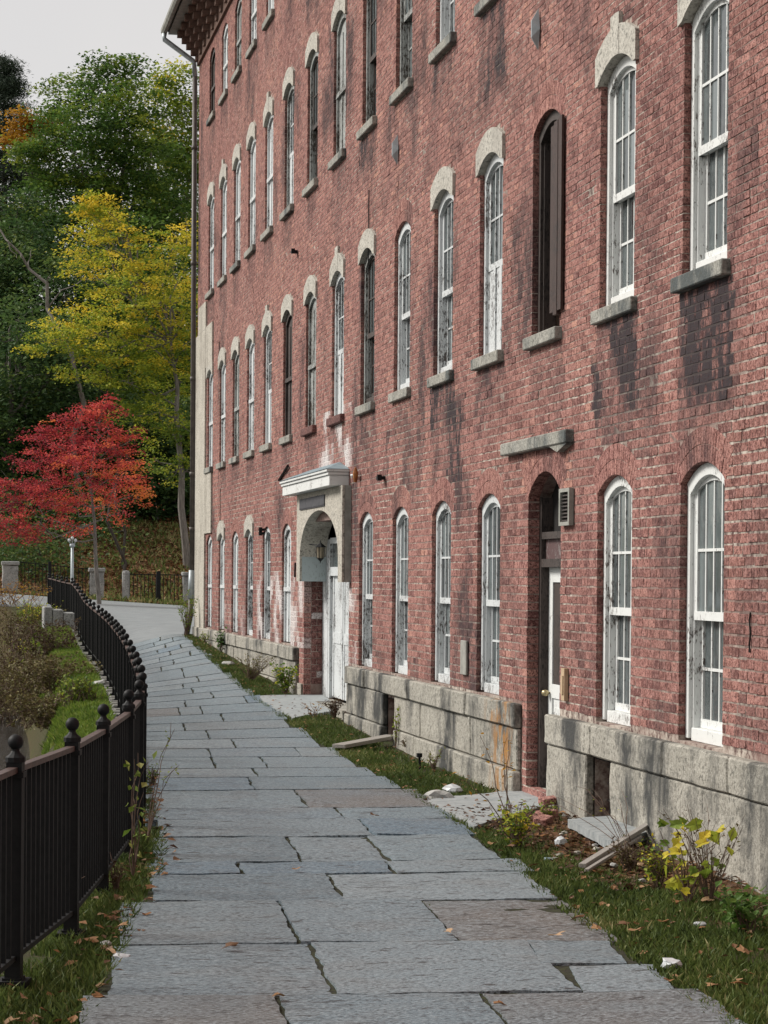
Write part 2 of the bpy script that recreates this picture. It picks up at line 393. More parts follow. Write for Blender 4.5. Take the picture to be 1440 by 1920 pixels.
def litter(X, Y):
    a = np.clip((Y-88.5)/2, 0, 1)*np.clip((104-Y)/8, .25, 1)
    b = np.exp(-((X-4.6)/.35)**2)*(Y < 20)*.8*(X > 3.6)
    c = np.clip((fx(Y)-X-1.0)/.5, 0, 1)*.2*(Y < 70)
    return np.clip(a+b+c, 0, 1)
ground = tag(grid_sheet('ground', xs, ys, soilz, M['soil'], {'litter': litter}), kind='structure')
road = tag(grid_sheet('road', np.arange(-30, 30, .5), np.arange(46.6, 88.01, .5),
           lambda X, Y: gz(X, Y)+.006+np.where(X < fx(Y)+.35, -.6, 0)*(Y < 66), M['asphalt']), kind='structure')
water = MB(); water.add([(-300, -50, -3.02), (6, -50, -3.02), (6, 66, -3.02), (-300, 66, -3.02)], [(0, 1, 2, 3)])
tag(water.build('river_water', M['water']), kind='structure')

# ------------------------------------------------------------------ footpath of flagstones
path = tag(empty('footpath', (2.2, 10, -1.86)), kind='structure')
pb = grid_sheet('path_bed', np.linspace(0, 1, 7), np.arange(5.5, 46.7, .3), lambda X, Y: X*0, M['moss'])
a_ = np.empty(len(pb.data.vertices)*3); pb.data.vertices.foreach_get('co', a_); a_ = a_.reshape(-1, 3)
a_[:, 0] = pleft(a_[:, 1])*(1-a_[:, 0])+pright(a_[:, 1])*a_[:, 0]; a_[:, 2] = gz(a_[:, 0], a_[:, 1])-.003
pb.data.vertices.foreach_set('co', a_.ravel()); pb.data.update(); pb.parent = path; pb.location = -Vector(path.location)

def slab(quad, thick, lift=0.0, tilt=0.0, brown=0.0, name='flagstone', parent=None, div=None, mat=None):
    """quad: four (x,y) corners, counter-clockwise; the top follows the ground"""
    q = [np.array(p, float) for p in quad]
    lx = np.linalg.norm(q[1]-q[0]); ly = np.linalg.norm(q[3]-q[0])
    near = q[0][1] < 20
    st = .06 if near else .16
    nx = max(3, int(lx/st)); ny = max(3, int(ly/st)); seed = rng.uniform(0, 100)
    V = []; 
    for j in range(ny+1):
        for i in range(nx+1):
            u = i/nx; v = j/ny
            p = (q[0]*(1-u)+q[1]*u)*(1-v)+(q[3]*(1-u)+q[2]*u)*v
            e = mnoise.noise(Vector((p[0]*3.1+seed, p[1]*3.1, 0)))*.022+mnoise.noise(Vector((p[0]*11+seed, p[1]*11, 3)))*.012
            if i in (0, nx): p = p+np.array([e, 0])
            if j in (0, ny): p = p+np.array([0, e*1.3])
            z = float(gz(p[0], p[1]))+.012+lift+tilt*(u-.5)
            z += mnoise.noise(Vector((p[0]*2+seed, p[1]*4, 5)))*(.006 if near else .001)+mnoise.noise(Vector((p[0]*7+seed, p[1]*16, 9)))*(.0055 if near else .0012)
            if i in (0, nx) or j in (0, ny): z -= .003 if near else .0
            V.append((p[0], p[1], z))
    n = len(V); F_ = []
    w = nx+1
    for j in range(ny):
        for i in range(nx): F_.append((j*w+i, j*w+i+1, (j+1)*w+i+1, (j+1)*w+i))
    bd = [i for i in range(nx)]+[nx+j*w for j in range(ny)]+[ny*w+i for i in range(nx, 0, -1)]+[j*w for j in range(ny, 0, -1)]
    m = len(bd); top0 = len(V); V += [V[b] for b in bd]; base = len(V); V += [(V[b][0], V[b][1], V[b][2]-thick) for b in bd]
    for k in range(m): F_.append((top0+k, base+k, base+(k+1) % m, top0+(k+1) % m))
    me = bpy.data.meshes.new(name); me.from_pydata(V, [], F_); me.materials.append(mat or M['slate'])
    a = me.attributes.new('brown', 'FLOAT', 'POINT'); a.data.foreach_set('value', np.full(len(V), brown, np.float32))
    me.polygons.foreach_set('use_smooth', [True]*(nx*ny)+[False]*m)
    o = link(name, me, parent); return centre_origin(o)

ROWS = [  # top y at x=500, bottom y, joint x list, brown slab indices
    (1869, 1990, [544, 960], {0: .6, 2: .6}), (1771, 1869, [606, 1050], {}), (1692, 1771, [542, 832], {2: .8, 0: .15}),
    (1641, 1692, [632], {}), (1618, 1641, [450, 735], {}), (1571, 1618, [554, 712], {}), (1539, 1571, [690], {}),
    (1517, 1539, [640], {}), (1483, 1517, [566], {1: .8}), (1459, 1483, [470], {}), (1442, 1459, [478], {}), (1421, 1442, [400, 495], {}),
    (1404, 1421, [392, 560], {}), (1388, 1404, [440], {}), (1371, 1388, [390], {}), (1356, 1371, [345], {1: .3}), (1341, 1356, [420], {}),
    (1325, 1341, [333, 378], {0: .7}), (1312, 1325, [345, 470], {}), (1300, 1312, [400], {}), (1289, 1300, [358], {}), (1279, 1289, [338, 440], {}),
    (1268, 1279, [370], {}), (1259, 1268, [345], {}), (1250, 1259, [300, 400], {}), (1241, 1250, [330], {}), (1232, 1241, [296, 372], {}),
    (1224, 1232, [322], {}), (1216, 1224, [290, 350], {}), (1208, 1216, [310], {}), (1200, 1208, [280, 330], {}), (1192, 1200, [296], {1: .35})]
TILT = -.09
prev = None
for k, (yt, yb, jx, br) in enumerate(ROWS):
    pt = gpt(500 if yt > 1400 else 380 if yt > 1260 else 310, yt); pb_ = gpt(500 if yb > 1400 else 380 if yb > 1260 else 310, yb)
    # row boundary lines y = c + TILT*(x - x0), passing through those points
    ct = pt[1]-TILT*(pt[0]-2.4); cb = pb_[1]-TILT*(pb_[0]-2.4)
    ym = (ct+cb)/2; gap = (.006+rng.uniform(.003, .012)) if k < 9 else (.016+rng.uniform(0, .012)+.0008*k)
    xl = float(pleft(ym))+rng.uniform(-.07, .05); xr = float(pright(ym))+rng.uniform(-.06, .08)
    xj = [gpt(x, (yt+yb)/2)[0] for x in jx]; xj = [x for x in xj if xl+.2 < x < xr-.2]
    ed = [xl]+xj+[xr]
    for i in range(len(ed)-1):
        a, b = ed[i], ed[i+1]; g1 = .012 if i else 0; g2 = .012 if i < len(ed)-2 else 0
        da, db = rng.uniform(-.03, .03), rng.uniform(-.03, .03)
        a2, b2 = a+g1, b-g2; L = lambda x, c: c+TILT*(x-2.4)
        sk = .07  # side joints follow the direction of the path
        dy = (ct-cb)/2*sk
        yt2 = 0; splits = [(0, 1)]
        if k == 1 and i == 2: splits = [(0, .47), (.5, 1)]
        for s0, s1 in splits:
            c0 = cb*(1-s0)+ct*s0; c1 = cb*(1-s1)+ct*s1
            slab([(a2-dy+da*.3, L(a2, c0)+gap), (b2-dy+db*.3, L(b2, c0)+gap), (b2+dy, L(b2, c1)-gap), (a2+dy, L(a2, c1)-gap)],
                 .07, lift=rng.uniform(-.006, .006)*(1 if k < 8 else .12)-(.009 if (k == 2 and i == 2) else 0), tilt=rng.uniform(-.008, .008)*(1 if k < 8 else .12), brown=br.get(i, 0.0), parent=path)
# threshold slab towards the grey hooded doorway, and the one to the brown door
DOORSLABS = []
M['paleslab'] = mat_simple('pale_slab', (.25, .275, .285), (.38, .40, .40), 9, .6, .5, .01, (1, 2, 1), c3=(.09, .10, .10))
def single_slab(pxq, label, lift=.0, thick=.1, name='stone_slab', brown=0, group=None, zs=None):
    q = [gpt(*p)[:2] for p in pxq]
    o = slab(q, thick, lift=lift, name=name, brown=brown, mat=M['paleslab'])
    tag(o, label, 'stone slab', group); DOORSLABS.append(q); return o
slabA = [(470, 1310), (552, 1349), (640, 1330), (600, 1304)]
single_slab([(548, 1348), (640, 1332), (605, 1304), (473, 1307)], 'grey slate slab crossing the grass to the white hooded doorway')
single_slab([(890, 1551), (1034, 1508), (1032, 1476), (790, 1502)], 'pale slate slab sloping from the path up to the brown framed door')
single_slab([(1145, 1600), (1225, 1577), (1165, 1547), (1066, 1555)], 'loose grey stone slab lying below the barred cellar opening', lift=.07, thick=.06)

# ------------------------------------------------------------------ the brick mill
S = [15.413, 17.483, 19.596, 21.623, 23.725, 25.896, 28.04, 30.184, 32.434, 34.663, 36.836, 38.906, 40.886, 42.867, 44.871]
WO = .925; YEND = 46.75; YNEAR = 10.6; ZTOP = 10.15; CH = .0931; BL = .158
ROWZ = {1: (-1.075, .655), 2: (2.065, 3.79), 3: (5.40, 7.10), 4: (8.72, 9.86)}
RISE = .13
mill = tag(empty('brick_mill', (D, 28, -1.5)), 'long four storey red brick mill with arched white windows on a granite base', 'mill building')
def rowz(r, i):
    b, s = ROWZ[r]
    if r == 1: b = -1.10 if i < 2 else (-.98 if i >= 9 else -1.075)
    return b, s
OPEN = []   # (row, i, y0, y1, zb, zs, rise)
for r, lo in ((1, 0), (2, 0), (3, 3), (4, 8)):
    for i in range(lo, 15):
        if r == 1 and i in (2, 7, 8): continue
        b, s = rowz(r, i); OPEN.append((r, i, S[i]-WO, S[i], b, s, RISE))
DOORY = (18.57, 19.67); DOORZ = (-1.80, .70)
OPEN.append((0, 0, DOORY[0], DOORY[1], DOORZ[0], DOORZ[1], .20))
PORY = (28.75, 32.45); PORZ = (-1.66, .62)
def arc_z(y, yc, half, zs, rise):
    rad = (half*half+rise*rise)/(2*rise); return zs+rise-rad+np.sqrt(np.maximum(rad*rad-(np.asarray(y)-yc)**2, 0))
def arc_pts(yc, half, zs, rise, n=12, off=0.0):
    rad = (half*half+rise*rise)/(2*rise); zc = zs+rise-rad; a = math.asin(min(1, half/rad)); R2 = rad+off
    return [(yc+R2*math.sin(t), zc+R2*math.cos(t)) for t in np.linspace(-a, a, n)]
HASL = lambda r, i: (r == 2 and i not in (2, 5)) or r == 3 or (r == 1 and i in (11, 13))
FB = {'near': (YNEAR, 18.72, -1.11), 'mid': (19.83, 28.55, -1.085), 'far': (32.9, YEND, -.995)}
# cut zones for the field bricks: (y0,y1,z0,z1 function)
ARCHH = .245
def zones_at(z):
    out = []
    for (r, i, y0, y1, zb, zs, rs) in OPEN:
        yc = (y0+y1)/2; half = (y1-y0)/2; top = zs+rs
        if zb < z < zs-.0: out.append((y0, y1))
        elif zs <= z < top+ARCHH+.06:
            # band of arch bricks or stone lintel
            hh = half+.075 if HASL(r, i) else half+.03
            rad = (half*half+rs*rs)/(2*rs)+ARCHH; zc = zs+rs-((half*half+rs*rs)/(2*rs))
            d = rad*rad-(z-zc)**2
            if d > 0:
                w_ = min(hh, math.sqrt(d)); out.append((yc-w_, yc+w_))
        if r in (2, 3, 4) and zb-.12 < z <= zb: out.append((y0-.08, y1+.08))
    if z < PORZ[1]: out.append(PORY)
    elif z < .95:
        yc = sum(PORY)/2; out.append((PORY[0]+.3, PORY[1]-.3))
    for a, b, t in FB.values():
        if z < t: out.append((a-.01, b+.01))
    if z < -1.1: out.append((YNEAR-1, 18.72))
    return out
def subtract(iv, cuts):
    for a, b in cuts:
        nv = []
        for p, q in iv:
            if b <= p or a >= q: nv.append((p, q)); continue
            if p < a: nv.append((p, a))
            if b < q: nv.append((b, q))
        iv = nv
    return iv
rects = []; COURSES = []; zz_ = -1.86
while zz_ < ZTOP-.03:
    h_ = .072 if zz_ < 1.72 else .0545
    COURSES.append((zz_, h_)); zz_ += h_
for k, (z0, CH_) in enumerate(COURSES):
    zm = z0+CH_/2; BLk = BL if z0 < 1.72 else .138
    iv = subtract([(YNEAR, YEND)], zones_at(zm))
    off = (BLk/2 if k % 2 else 0)+rng.uniform(-.02, .02)
    lens = BLk*(1+rng.uniform(-.20, .20, int((YEND-YNEAR)/BLk)+14)); ed = YNEAR-off+np.concatenate([[0], np.cumsum(lens)])
    for a, b in iv:
        e = ed[(ed > a+.035) & (ed < b-.035)]; e = np.concatenate([[a], e, [b]])
        for q in range(len(e)-1):
            rects.append((e[q], e[q+1], z0, z0+CH_, q == 0 and a > YNEAR+.01, q == len(e)-2 and b < YEND-.1))
RC = np.array(rects, float)
N = len(RC); J = .0028
y0 = RC[:, 0]+np.where(RC[:, 4] > .5, 0, J*rng.uniform(.6, 1.4, N)); y1 = RC[:, 1]-np.where(RC[:, 5] > .5, 0, J*rng.uniform(.6, 1.4, N))
jz = np.where(RC[:, 2] < 1.7, .0060, .0034); z0 = RC[:, 2]+jz*rng.uniform(.5, 1.6, N); z1 = RC[:, 3]-jz*rng.uniform(.5, 1.6, N)
yc = (y0+y1)/2; zc = (z0+z1)/2
tint = np.clip(rng.normal(.58, .20, N), 0, 1); tint[rng.random(N) < .10] *= .3
def vn(y, z, s, o=0):
    return np.array([mnoise.noise(Vector((a*s, b*s, o))) for a, b in zip(y, z)])
big = vn(yc, zc, .35, 2); tint = np.clip(tint+big*.22-.13*np.clip((22-yc)/6, 0, 1)-.08*(zc < 1), 0, 1)  # near and low bricks tinted darker: the light's falloff put into the colour
dark = np.zeros(N); white = np.zeros(N)
fine = vn(yc, zc, 1.7, 7)
strength = {(2, 0): 1.0, (2, 1): .95, (2, 2): .25, (2, 3): .5, (2, 4): .75, (2, 5): .35, (2, 6): .45, (3, 3): .9, (3, 4): .5, (3, 5): .4, (3, 6): .6, (4, 9): .5, (4, 8): .7}
for (r, i, a, b, zb, zs, rs) in OPEN:
    if r < 2: continue
    st = strength.get((r, i), .3); ln = 1.25 if st > .6 else .8
    m = (yc > a-.12) & (yc < b+.15) & (zc < zb-.08) & (zc > zb-ln)
    fall = 1-(zb-zc)/ln
    dark = np.maximum(dark, m*st*np.clip(fall*1.8, 0, 1)*np.clip(.85+fine*1.1, .1, 1)*np.clip(np.minimum(yc-a+.16, b+.2-yc)/.16+fine*1.6, 0, 1))
for (ya, yb, za, zb, st) in ((22.2, 23.0, .95, 2.0, .6), (21.9, 22.6, -.6, 1.0, .45), (18.6, 19.6, 1.2, 1.7, .3), (15.3, 16.6, .9, 1.9, .4), (12, 15.2, 1.0, 2.5, .3),
                             (12.5, 14.2, -1.1, .6, .25), (20.5, 46, -1.1, -.85, .3), (15.5, 18.6, -1.1, -.85, .3), (26.2, 27.4, 1.0, 1.7, .35), (16, 30, 4.1, 5.3, .18), (12, 20, 2.9, 3.6, .12)):
    m = (yc > ya) & (yc < yb) & (zc > za) & (zc < zb)
    dark = np.maximum(dark, m*st*np.clip(.5+fine*2, 0, 1))
for (ya, yb, za, zb, st) in ((28.6, 31.2, 1.35, 2.2, 1.0), (28.2, 29.4, -1.1, -.1, 1.0), (32.4, 37.5, -1.0, .05, .9), (28.2, 28.75, -1.7, -1.0, 1), (39, 43, -1.0, -.5, .35), (32.4, 32.9, -.9, -.2, .8)):
    m = (yc > ya) & (yc < yb) & (zc > za) & (zc < zb)
    f2 = vn(yc[m], zc[m], 2.4, 21)
    ex = np.minimum(1, np.minimum((yc[m]-ya), (yb-yc[m]))*2+.35)
    white[m] = np.maximum(white[m], st*np.clip(.35+f2*2.6, 0, 1)*ex)
soot = np.clip(vn(yc, zc, .55, 31)*1.5-.12+fine*.5, 0, .55)*np.clip(.5+vn(yc, zc*.25, 2.2, 44)*2, 0, 1)
dark = np.clip(np.maximum(dark*1.45, soot*1.2), 0, 1)
# pinkish orange washed bricks round the dark door arch
orange_m = (yc > 18.3) & (yc < 19.9) & (zc > .72) & (zc < 1.15); tint[orange_m] = .95
prd = rng.uniform(-.0005, .0032, N)+(rng.random(N) < .03)*.004      # how far each brick stands proud
def brick_arrays(idx):
    n = len(idx); a0, a1, b0, b1 = y0[idx], y1[idx], z0[idx], z1[idx]; p = prd[idx]*.7
    V = np.zeros((n, 12, 3)); bv = .0022
    j = lambda: rng.uniform(-.0028, .0028, n)
    for c, (yy, zz, sy, sz) in enumerate(((a0, b0, 1, 1), (a1, b0, -1, 1), (a1, b1, -1, -1), (a0, b1, 1, -1))):
        V[:, c, 0] = D-p+rng.uniform(-.0018, .0018, n); V[:, c, 1] = yy+sy*bv+j(); V[:, c, 2] = zz+sz*bv+j()*.7
        V[:, 4+c, 0] = D-p+.0022; V[:, 4+c, 1] = yy+j()*.4; V[:, 4+c, 2] = zz+j()*.4
        V[:, 8+c, 0] = D+.10; V[:, 8+c, 1] = yy; V[:, 8+c, 2] = zz
    return V
BQ = np.array([(0, 3, 2, 1)]+[(a, b, b+4, a+4) for a, b in ((0, 1), (1, 2), (2, 3), (3, 0))]+[(a+4, b+4, b+8, a+8) for a, b in ((0, 1), (1, 2), (2, 3), (3, 0))])
# the 300 bricks that show largest are objects of their own
def pr(P):
    Z = P@fw; return 720+F*(P@rt)/Z, CYP-F*(P@up)/Z
px_, py_ = pr(np.stack([np.full(N, D), yc, zc], -1))
vis = (px_ < 1446) & (px_ > 0) & (py_ > -10) & (py_ < 1930)
order = np.argsort(np.where(vis, yc, 1e9))[:300]; own = np.zeros(N, bool); own[order] = True
rest = np.where(~own)[0]
V = brick_arrays(rest); n = len(rest)
Q = (BQ[None]+12*np.arange(n)[:, None, None]).reshape(-1, 4)
bw = link('brick_courses', npmesh('brick_courses', V.reshape(-1, 3), Q, M['brick'], {'tint': np.repeat(tint[rest], 12), 'dark': np.repeat(dark[rest], 12), 'white': np.repeat(white[rest], 12)}), mill)
tag(bw, kind='stuff')
BV = []
for v in range(24):
    t = .30+.5*(v//3)/7; dkv = (0, .25, .5)[v % 3]
    q = [(-.5+.03, -.5+.05), (.5-.03, -.5+.05), (.5-.03, .5-.05), (-.5+.03, .5-.05)]
    vs = [(-.005+rng.uniform(-.003, .003), a+rng.uniform(-.02, .02), b+rng.uniform(-.03, .03)) for a, b in q]
    vs += [(.0, a*1.055, b*1.09) for a, b in q]; vs += [(.10, a*1.055, b*1.09) for a, b in q]
    BV.append(npmesh('brick', vs, BQ, M['brick'], {'tint': [t]*12, 'dark': [dkv]*12, 'white': [0]*12}))
ml = Vector(mill.location)
for k in order:
    v = int(np.clip((tint[k]-.30)/.5*7, 0, 7))*3+(0 if dark[k] < .2 else 1 if dark[k] < .5 else 2)
    ob = bpy.data.objects.new('brick', BV[v]); C.objects.link(ob); ob.parent = mill
    ob.location = Vector((D-prd[k]+.004, yc[k], zc[k]))-ml; ob.scale = (1, y1[k]-y0[k], z1[k]-z0[k])

VM = np.zeros((N, 4, 3)); VM[:, :, 0] = D+.0016
VM[:, 0, 1] = VM[:, 3, 1] = RC[:, 0]; VM[:, 1, 1] = VM[:, 2, 1] = RC[:, 1]; VM[:, 0, 2] = VM[:, 1, 2] = RC[:, 2]; VM[:, 2, 2] = VM[:, 3, 2] = RC[:, 3]
tag(link('mortar_joints', npmesh('mortar_joints', VM.reshape(-1, 3), np.arange(4*N).reshape(N, 4)[:, ::-1], M['mortar'], {'dark': np.repeat(dark, 4), 'white': np.repeat(white, 4)}), mill), kind='stuff')
# arch bricks (two rings) over the openings without stone lintels
AV = []; AT = []
def arch_bricks(yc_, half, zs, rs, rings=2, h=.115, dz=0, w=.05):
    for q in range(rings):
        rad = (half*half+rs*rs)/(2*rs); zcen = zs+rs-rad; a = math.asin(min(1, half/rad)); r1 = rad+q*(h+.004); r2 = r1+h
        a2 = a+(.03/r1); nb = max(5, int(2*a2*r1/w)); th = np.linspace(-a2, a2, nb+1)
        for t0, t1 in zip(th[:-1], th[1:]):
            g = .0022/r1; t0 += g; t1 -= g; p = rng.uniform(0, .003)
            P = []
            for (x, bb) in ((D-p, .002), (D-p+.002, 0), (D+.10, 0)):
                for (t, rr) in ((t0+bb/r1, r1+bb), (t1-bb/r1, r1+bb), (t1-bb/r1, r2-bb), (t0+bb/r1, r2-bb)):
                    P.append((x, yc_+rr*math.sin(t), zcen+rr*math.cos(t)))
            AV.append(P); AT.append(np.clip(rng.normal(.55, .15), 0, 1))
for (r, i, a, b, zb, zs, rs) in OPEN:
    if not HASL(r, i): arch_bricks((a+b)/2, (b-a)/2, zs, rs, 2 if r else 3, .115 if r else .125)
AV = np.array(AV); AT = np.array(AT); n = len(AV)
Q = (BQ[None]+12*np.arange(n)[:, None, None]).reshape(-1, 4)
dk = np.clip(vn(AV[:, 0, 1], AV[:, 0, 2], 1.5, 3)*1.2, 0, .5)
tag(link('arch_bricks', npmesh('arch_bricks', AV.reshape(-1, 3), Q, M['brick'], {'tint': np.repeat(AT, 12), 'dark': np.repeat(dk, 12), 'white': np.zeros(n*12)}), mill), kind='stuff')

# mortar core with the openings cut out of it
def filled(loops, x):
    bm = bmesh.new(); es = []
    for lp in loops:
        vs = [bm.verts.new((x, p[0], p[1])) for p in lp]
        es += [bm.edges.new((vs[i], vs[(i+1) % len(vs)])) for i in range(len(vs))]
    bmesh.ops.triangle_fill(bm, use_beauty=True, edges=es); return bm
loops = [[(YNEAR-.5, -2.4), (YEND-.004, -2.4), (YEND-.004, ZTOP+.8), (YNEAR-.5, ZTOP+.8)]]
for (r, i, a, b, zb, zs, rs) in OPEN:
    e = .004; c = (a+b)/2; h = (b-a)/2+e
    zb2 = zb+.002 if r else -2.3
    loops.append([(c-h, zb2), (c+h, zb2)]+arc_pts(c, h, zs+e, rs, 12)[::-1])
c = sum(PORY)/2; h = (PORY[1]-PORY[0])/2+.004
loops.append([(c-h, -2.3), (c+h, -2.3), (c+h, .3), (c+h-.25, .75), (c-h+.25, .75), (c-h, .3)])
for (a, b, t_, b_) in ((16.85, 17.5, -1.385, -1.9), (25.45, 26.08, -1.36, -1.9)): loops.append([(a, b_), (b, b_), (b, t_), (a, t_)])
bm = filled(loops, D+.0026)
me = bpy.data.meshes.new('mortar_wall'); bm.to_mesh(me); bm.free(); me.materials.append(M['mortar']); link('mortar_wall', me, mill)
mb = MB()
for lp in loops[1:]:
    n = len(lp)
    for q in range(n):
        (a, za), (b, zb) = lp[q], lp[(q+1) % n]
        mb.add([(D+.0026, a, za), (D+.0026, b, zb), (D+.34, b, zb), (D+.34, a, za)], [(0, 1, 2, 3)])
tag(mb.build('reveal_mortar', M['mortar'], mill), kind='stuff')
# shell behind the facade so that the mill has its depth
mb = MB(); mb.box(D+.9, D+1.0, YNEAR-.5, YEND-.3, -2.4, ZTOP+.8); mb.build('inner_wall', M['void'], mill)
mb = MB(); mb.box(D+.012, D+12, YEND-.2, YEND, -2.4, ZTOP+.85); mb.build('end_wall', M['corbel'], mill)
kb_ = NT('brick_texture', .9, .2); bt = kb_.n('ShaderNodeTexBrick'); bt.inputs['Color1'].default_value = (.40, .165, .15, 1); bt.inputs['Color2'].default_value = (.30, .11, .10, 1)
bt.inputs['Mortar'].default_value = (.45, .40, .36, 1); bt.inputs['Scale'].default_value = 1.0; bt.inputs['Brick Width'].default_value = BL; bt.inputs['Row Height'].default_value = CH; bt.inputs['Mortar Size'].default_value = .008
g_ = kb_.n('ShaderNodeNewGeometry'); sx = kb_.n('ShaderNodeSeparateXYZ'); cx = kb_.n('ShaderNodeCombineXYZ'); kb_.l(g_.outputs['Position'], sx.inputs[0]); kb_.l(sx.outputs[1], cx.inputs[0]); kb_.l(sx.outputs[2], cx.inputs[1]); kb_.l(cx.outputs[0], bt.inputs['Vector']); kb_.col(bt.outputs['Color'])
mb = MB(); mb.box(D, D+12, -34, YNEAR-.51, -2.4, ZTOP+.85); mb.build('added_sky_blocker', kb_.m, mill)  # unseen wing added behind the camera to block sky light
# pale stucco strip at the far corner
mb = MB()
mb.box(D-.035, D-.001, 45.05, 46.76, -1.1, 4.75); mb.box(D-.033, D-.0015, 43.95, 45.048, .82, 2.0); mb.box(D-.031, D-.0015, 43.9, 45.046, 4.0, 4.78)
mb.box(D-.036, D-.0012, 45.0, 46.3, 4.752, 5.28)
mb.build('stucco_strip', M['stucco'], mill)

# granite base
RUST = (20.0, 20.7)
def base_blocks(ya, yb, top, hs, seed, lens=(1.5, 2.8), gap_at=None):
    rr = np.random.default_rng(seed); z = top
    for lv, h in enumerate(hs):
        zl = z-h; y = ya; out = .085 if lv == 0 else .055+.02*(lv == len(hs)-1)
        while y < yb-.05:
            L = rr.uniform(*lens)*(1.0 if lv else .85); e = min(yb, y+L)
            if yb-e < .45: e = yb
            segs = [(y, e)]
            if gap_at:
                for (g0, g1, gt, gb) in gap_at:
                    if zl < gt-.02 and z > gb+.02: segs = subtract(segs, [(g0, g1)])
            for (s0, s1) in segs:
                if s1-s0 < .08: continue
                m = MB(); x0 = D-out+rr.uniform(-.012, .012)
                m.box(x0, D+.0, s0+.006, s1-.006, zl+.005, z-.004)
                me = bpy.data.meshes.new('foundation_stone'); me.from_pydata(m.v, [], m.f)
                bm = bmesh.new(); bm.from_mesh(me)
                bmesh.ops.bevel(bm, geom=bm.edges[:], offset=.012, segments=1, affect='EDGES')
                bmesh.ops.subdivide_edges(bm, edges=[q for q in bm.edges if q.calc_length() > .15], cuts=4, use_grid_fill=True)
                bmesh.ops.triangulate(bm, faces=[f for f in bm.faces if len(f.verts) > 4])
                for v in bm.verts:
                    if v.co.x < D-.02:
                        w_ = v.co+ml*0; v.co.x += mnoise.noise(w_*4.0)*.012+mnoise.noise(w_*15.0)*.005; v.co.z += mnoise.noise(w_*3+Vector((9, 0, 0)))*.006
                bmesh.ops.recalc_face_normals(bm, faces=bm.faces); bm.to_mesh(me); bm.free()
                me.materials.append(M['granite'])
                a = me.attributes.new('rust', 'FLOAT', 'POINT')
                a.data.foreach_set('value', [1.0 if RUST[0] < v.co.y < RUST[1] else 0.0 for v in me.vertices])
                centre_origin(link('foundation_stone', me, mill))
            y = e
        z = zl
CW1 = (16.85, 17.5, -1.385, -1.9); CW2 = (25.45, 26.08, -1.36, -1.9)
base_blocks(YNEAR, 18.72, -1.11, (.245, .62), 3, gap_at=[CW1])
base_blocks(19.83, 28.55, -1.085, (.22, .37, .3), 5, (1.3, 2.5), gap_at=[CW2])
base_blocks(32.9, YEND-.1, -.995, (.2, .33, .45), 9, (1.2, 2.2))
mb = MB(); mb.box(D-.03, D+.3, 32.5, 32.86, -1.95, -1.5); mb.build('doorway_foot_stone', M['granite'], mill)
for (a, b, t, bt) in (CW1, CW2):
    gr = empty('cellar_opening', (D, (a+b)/2, bt), mill); gr.location = Vector((D, (a+b)/2, bt))-ml
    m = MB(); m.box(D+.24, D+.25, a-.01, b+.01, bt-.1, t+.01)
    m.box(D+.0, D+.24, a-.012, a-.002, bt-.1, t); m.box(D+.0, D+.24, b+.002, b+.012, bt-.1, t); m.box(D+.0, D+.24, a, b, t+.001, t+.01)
    v = m.build('recess_shade_lining', M['void'], gr)  # near-black sheets stand in for the shade inside the opening
    m = MB(); m.box(D+.10, D+.11, a, b, bt, bt+.02)
    for k in range(6):
        yy = a+(b-a)*(k+.5)/6; m.box(D+.104, D+.116, yy-.008, yy+.008, bt, t)
    for k in range(4):
        zz = bt+(t-bt)*(k+.5)/4; m.box(D+.10, D+.112, a, b, zz-.007, zz+.007)
    m.build('grille', M['pipe'], gr)

# windows --------------------------------------------------------------
def clipped_pane(m, ya, yb, za, zb, x0, x1, topf=None):
    if topf is None: m.box(x0, x1, ya, yb, za, zb); return
    ys_ = np.linspace(ya, yb, 4); m.prism([(ya, za), (yb, za)]+[(y, float(topf(y))) for y in ys_[::-1]], x0, x1)
VAR = {(1, 0): 'glass', (1, 1): 'glass', (1, 3): 'glassw', (1, 4): 'glassw', (1, 5): 'glassw', (1, 6): 'glassw', (1, 9): 'board', (1, 10): 'glassw', (1, 11): 'glassw', (1, 12): 'board', (1, 13): 'board', (1, 14): 'board',
       (2, 0): 'glass', (2, 1): 'glass', (2, 2): 'loading', (2, 3): 'half', (2, 4): 'glassw', (2, 5): 'glassw', (2, 6): 'darks', (2, 7): 'halfb', (2, 8): 'greyb', (2, 9): 'darkb', (2, 10): 'halfb', (2, 11): 'board', (2, 12): 'greyb', (2, 13): 'board', (2, 14): 'board',
       (3, 3): 'glassw', (3, 4): 'glassw', (3, 5): 'glassg', (3, 6): 'darks', (3, 7): 'greyb', (3, 8): 'darks', (3, 9): 'halfb', (3, 10): 'board', (3, 11): 'board', (3, 12): 'board', (3, 13): 'board', (3, 14): 'board',
       (4, 8): 'board', (4, 9): 'board', (4, 10): 'board', (4, 11): 'board', (4, 12): 'greyb', (4, 13): 'board', (4, 14): 'darkb'}
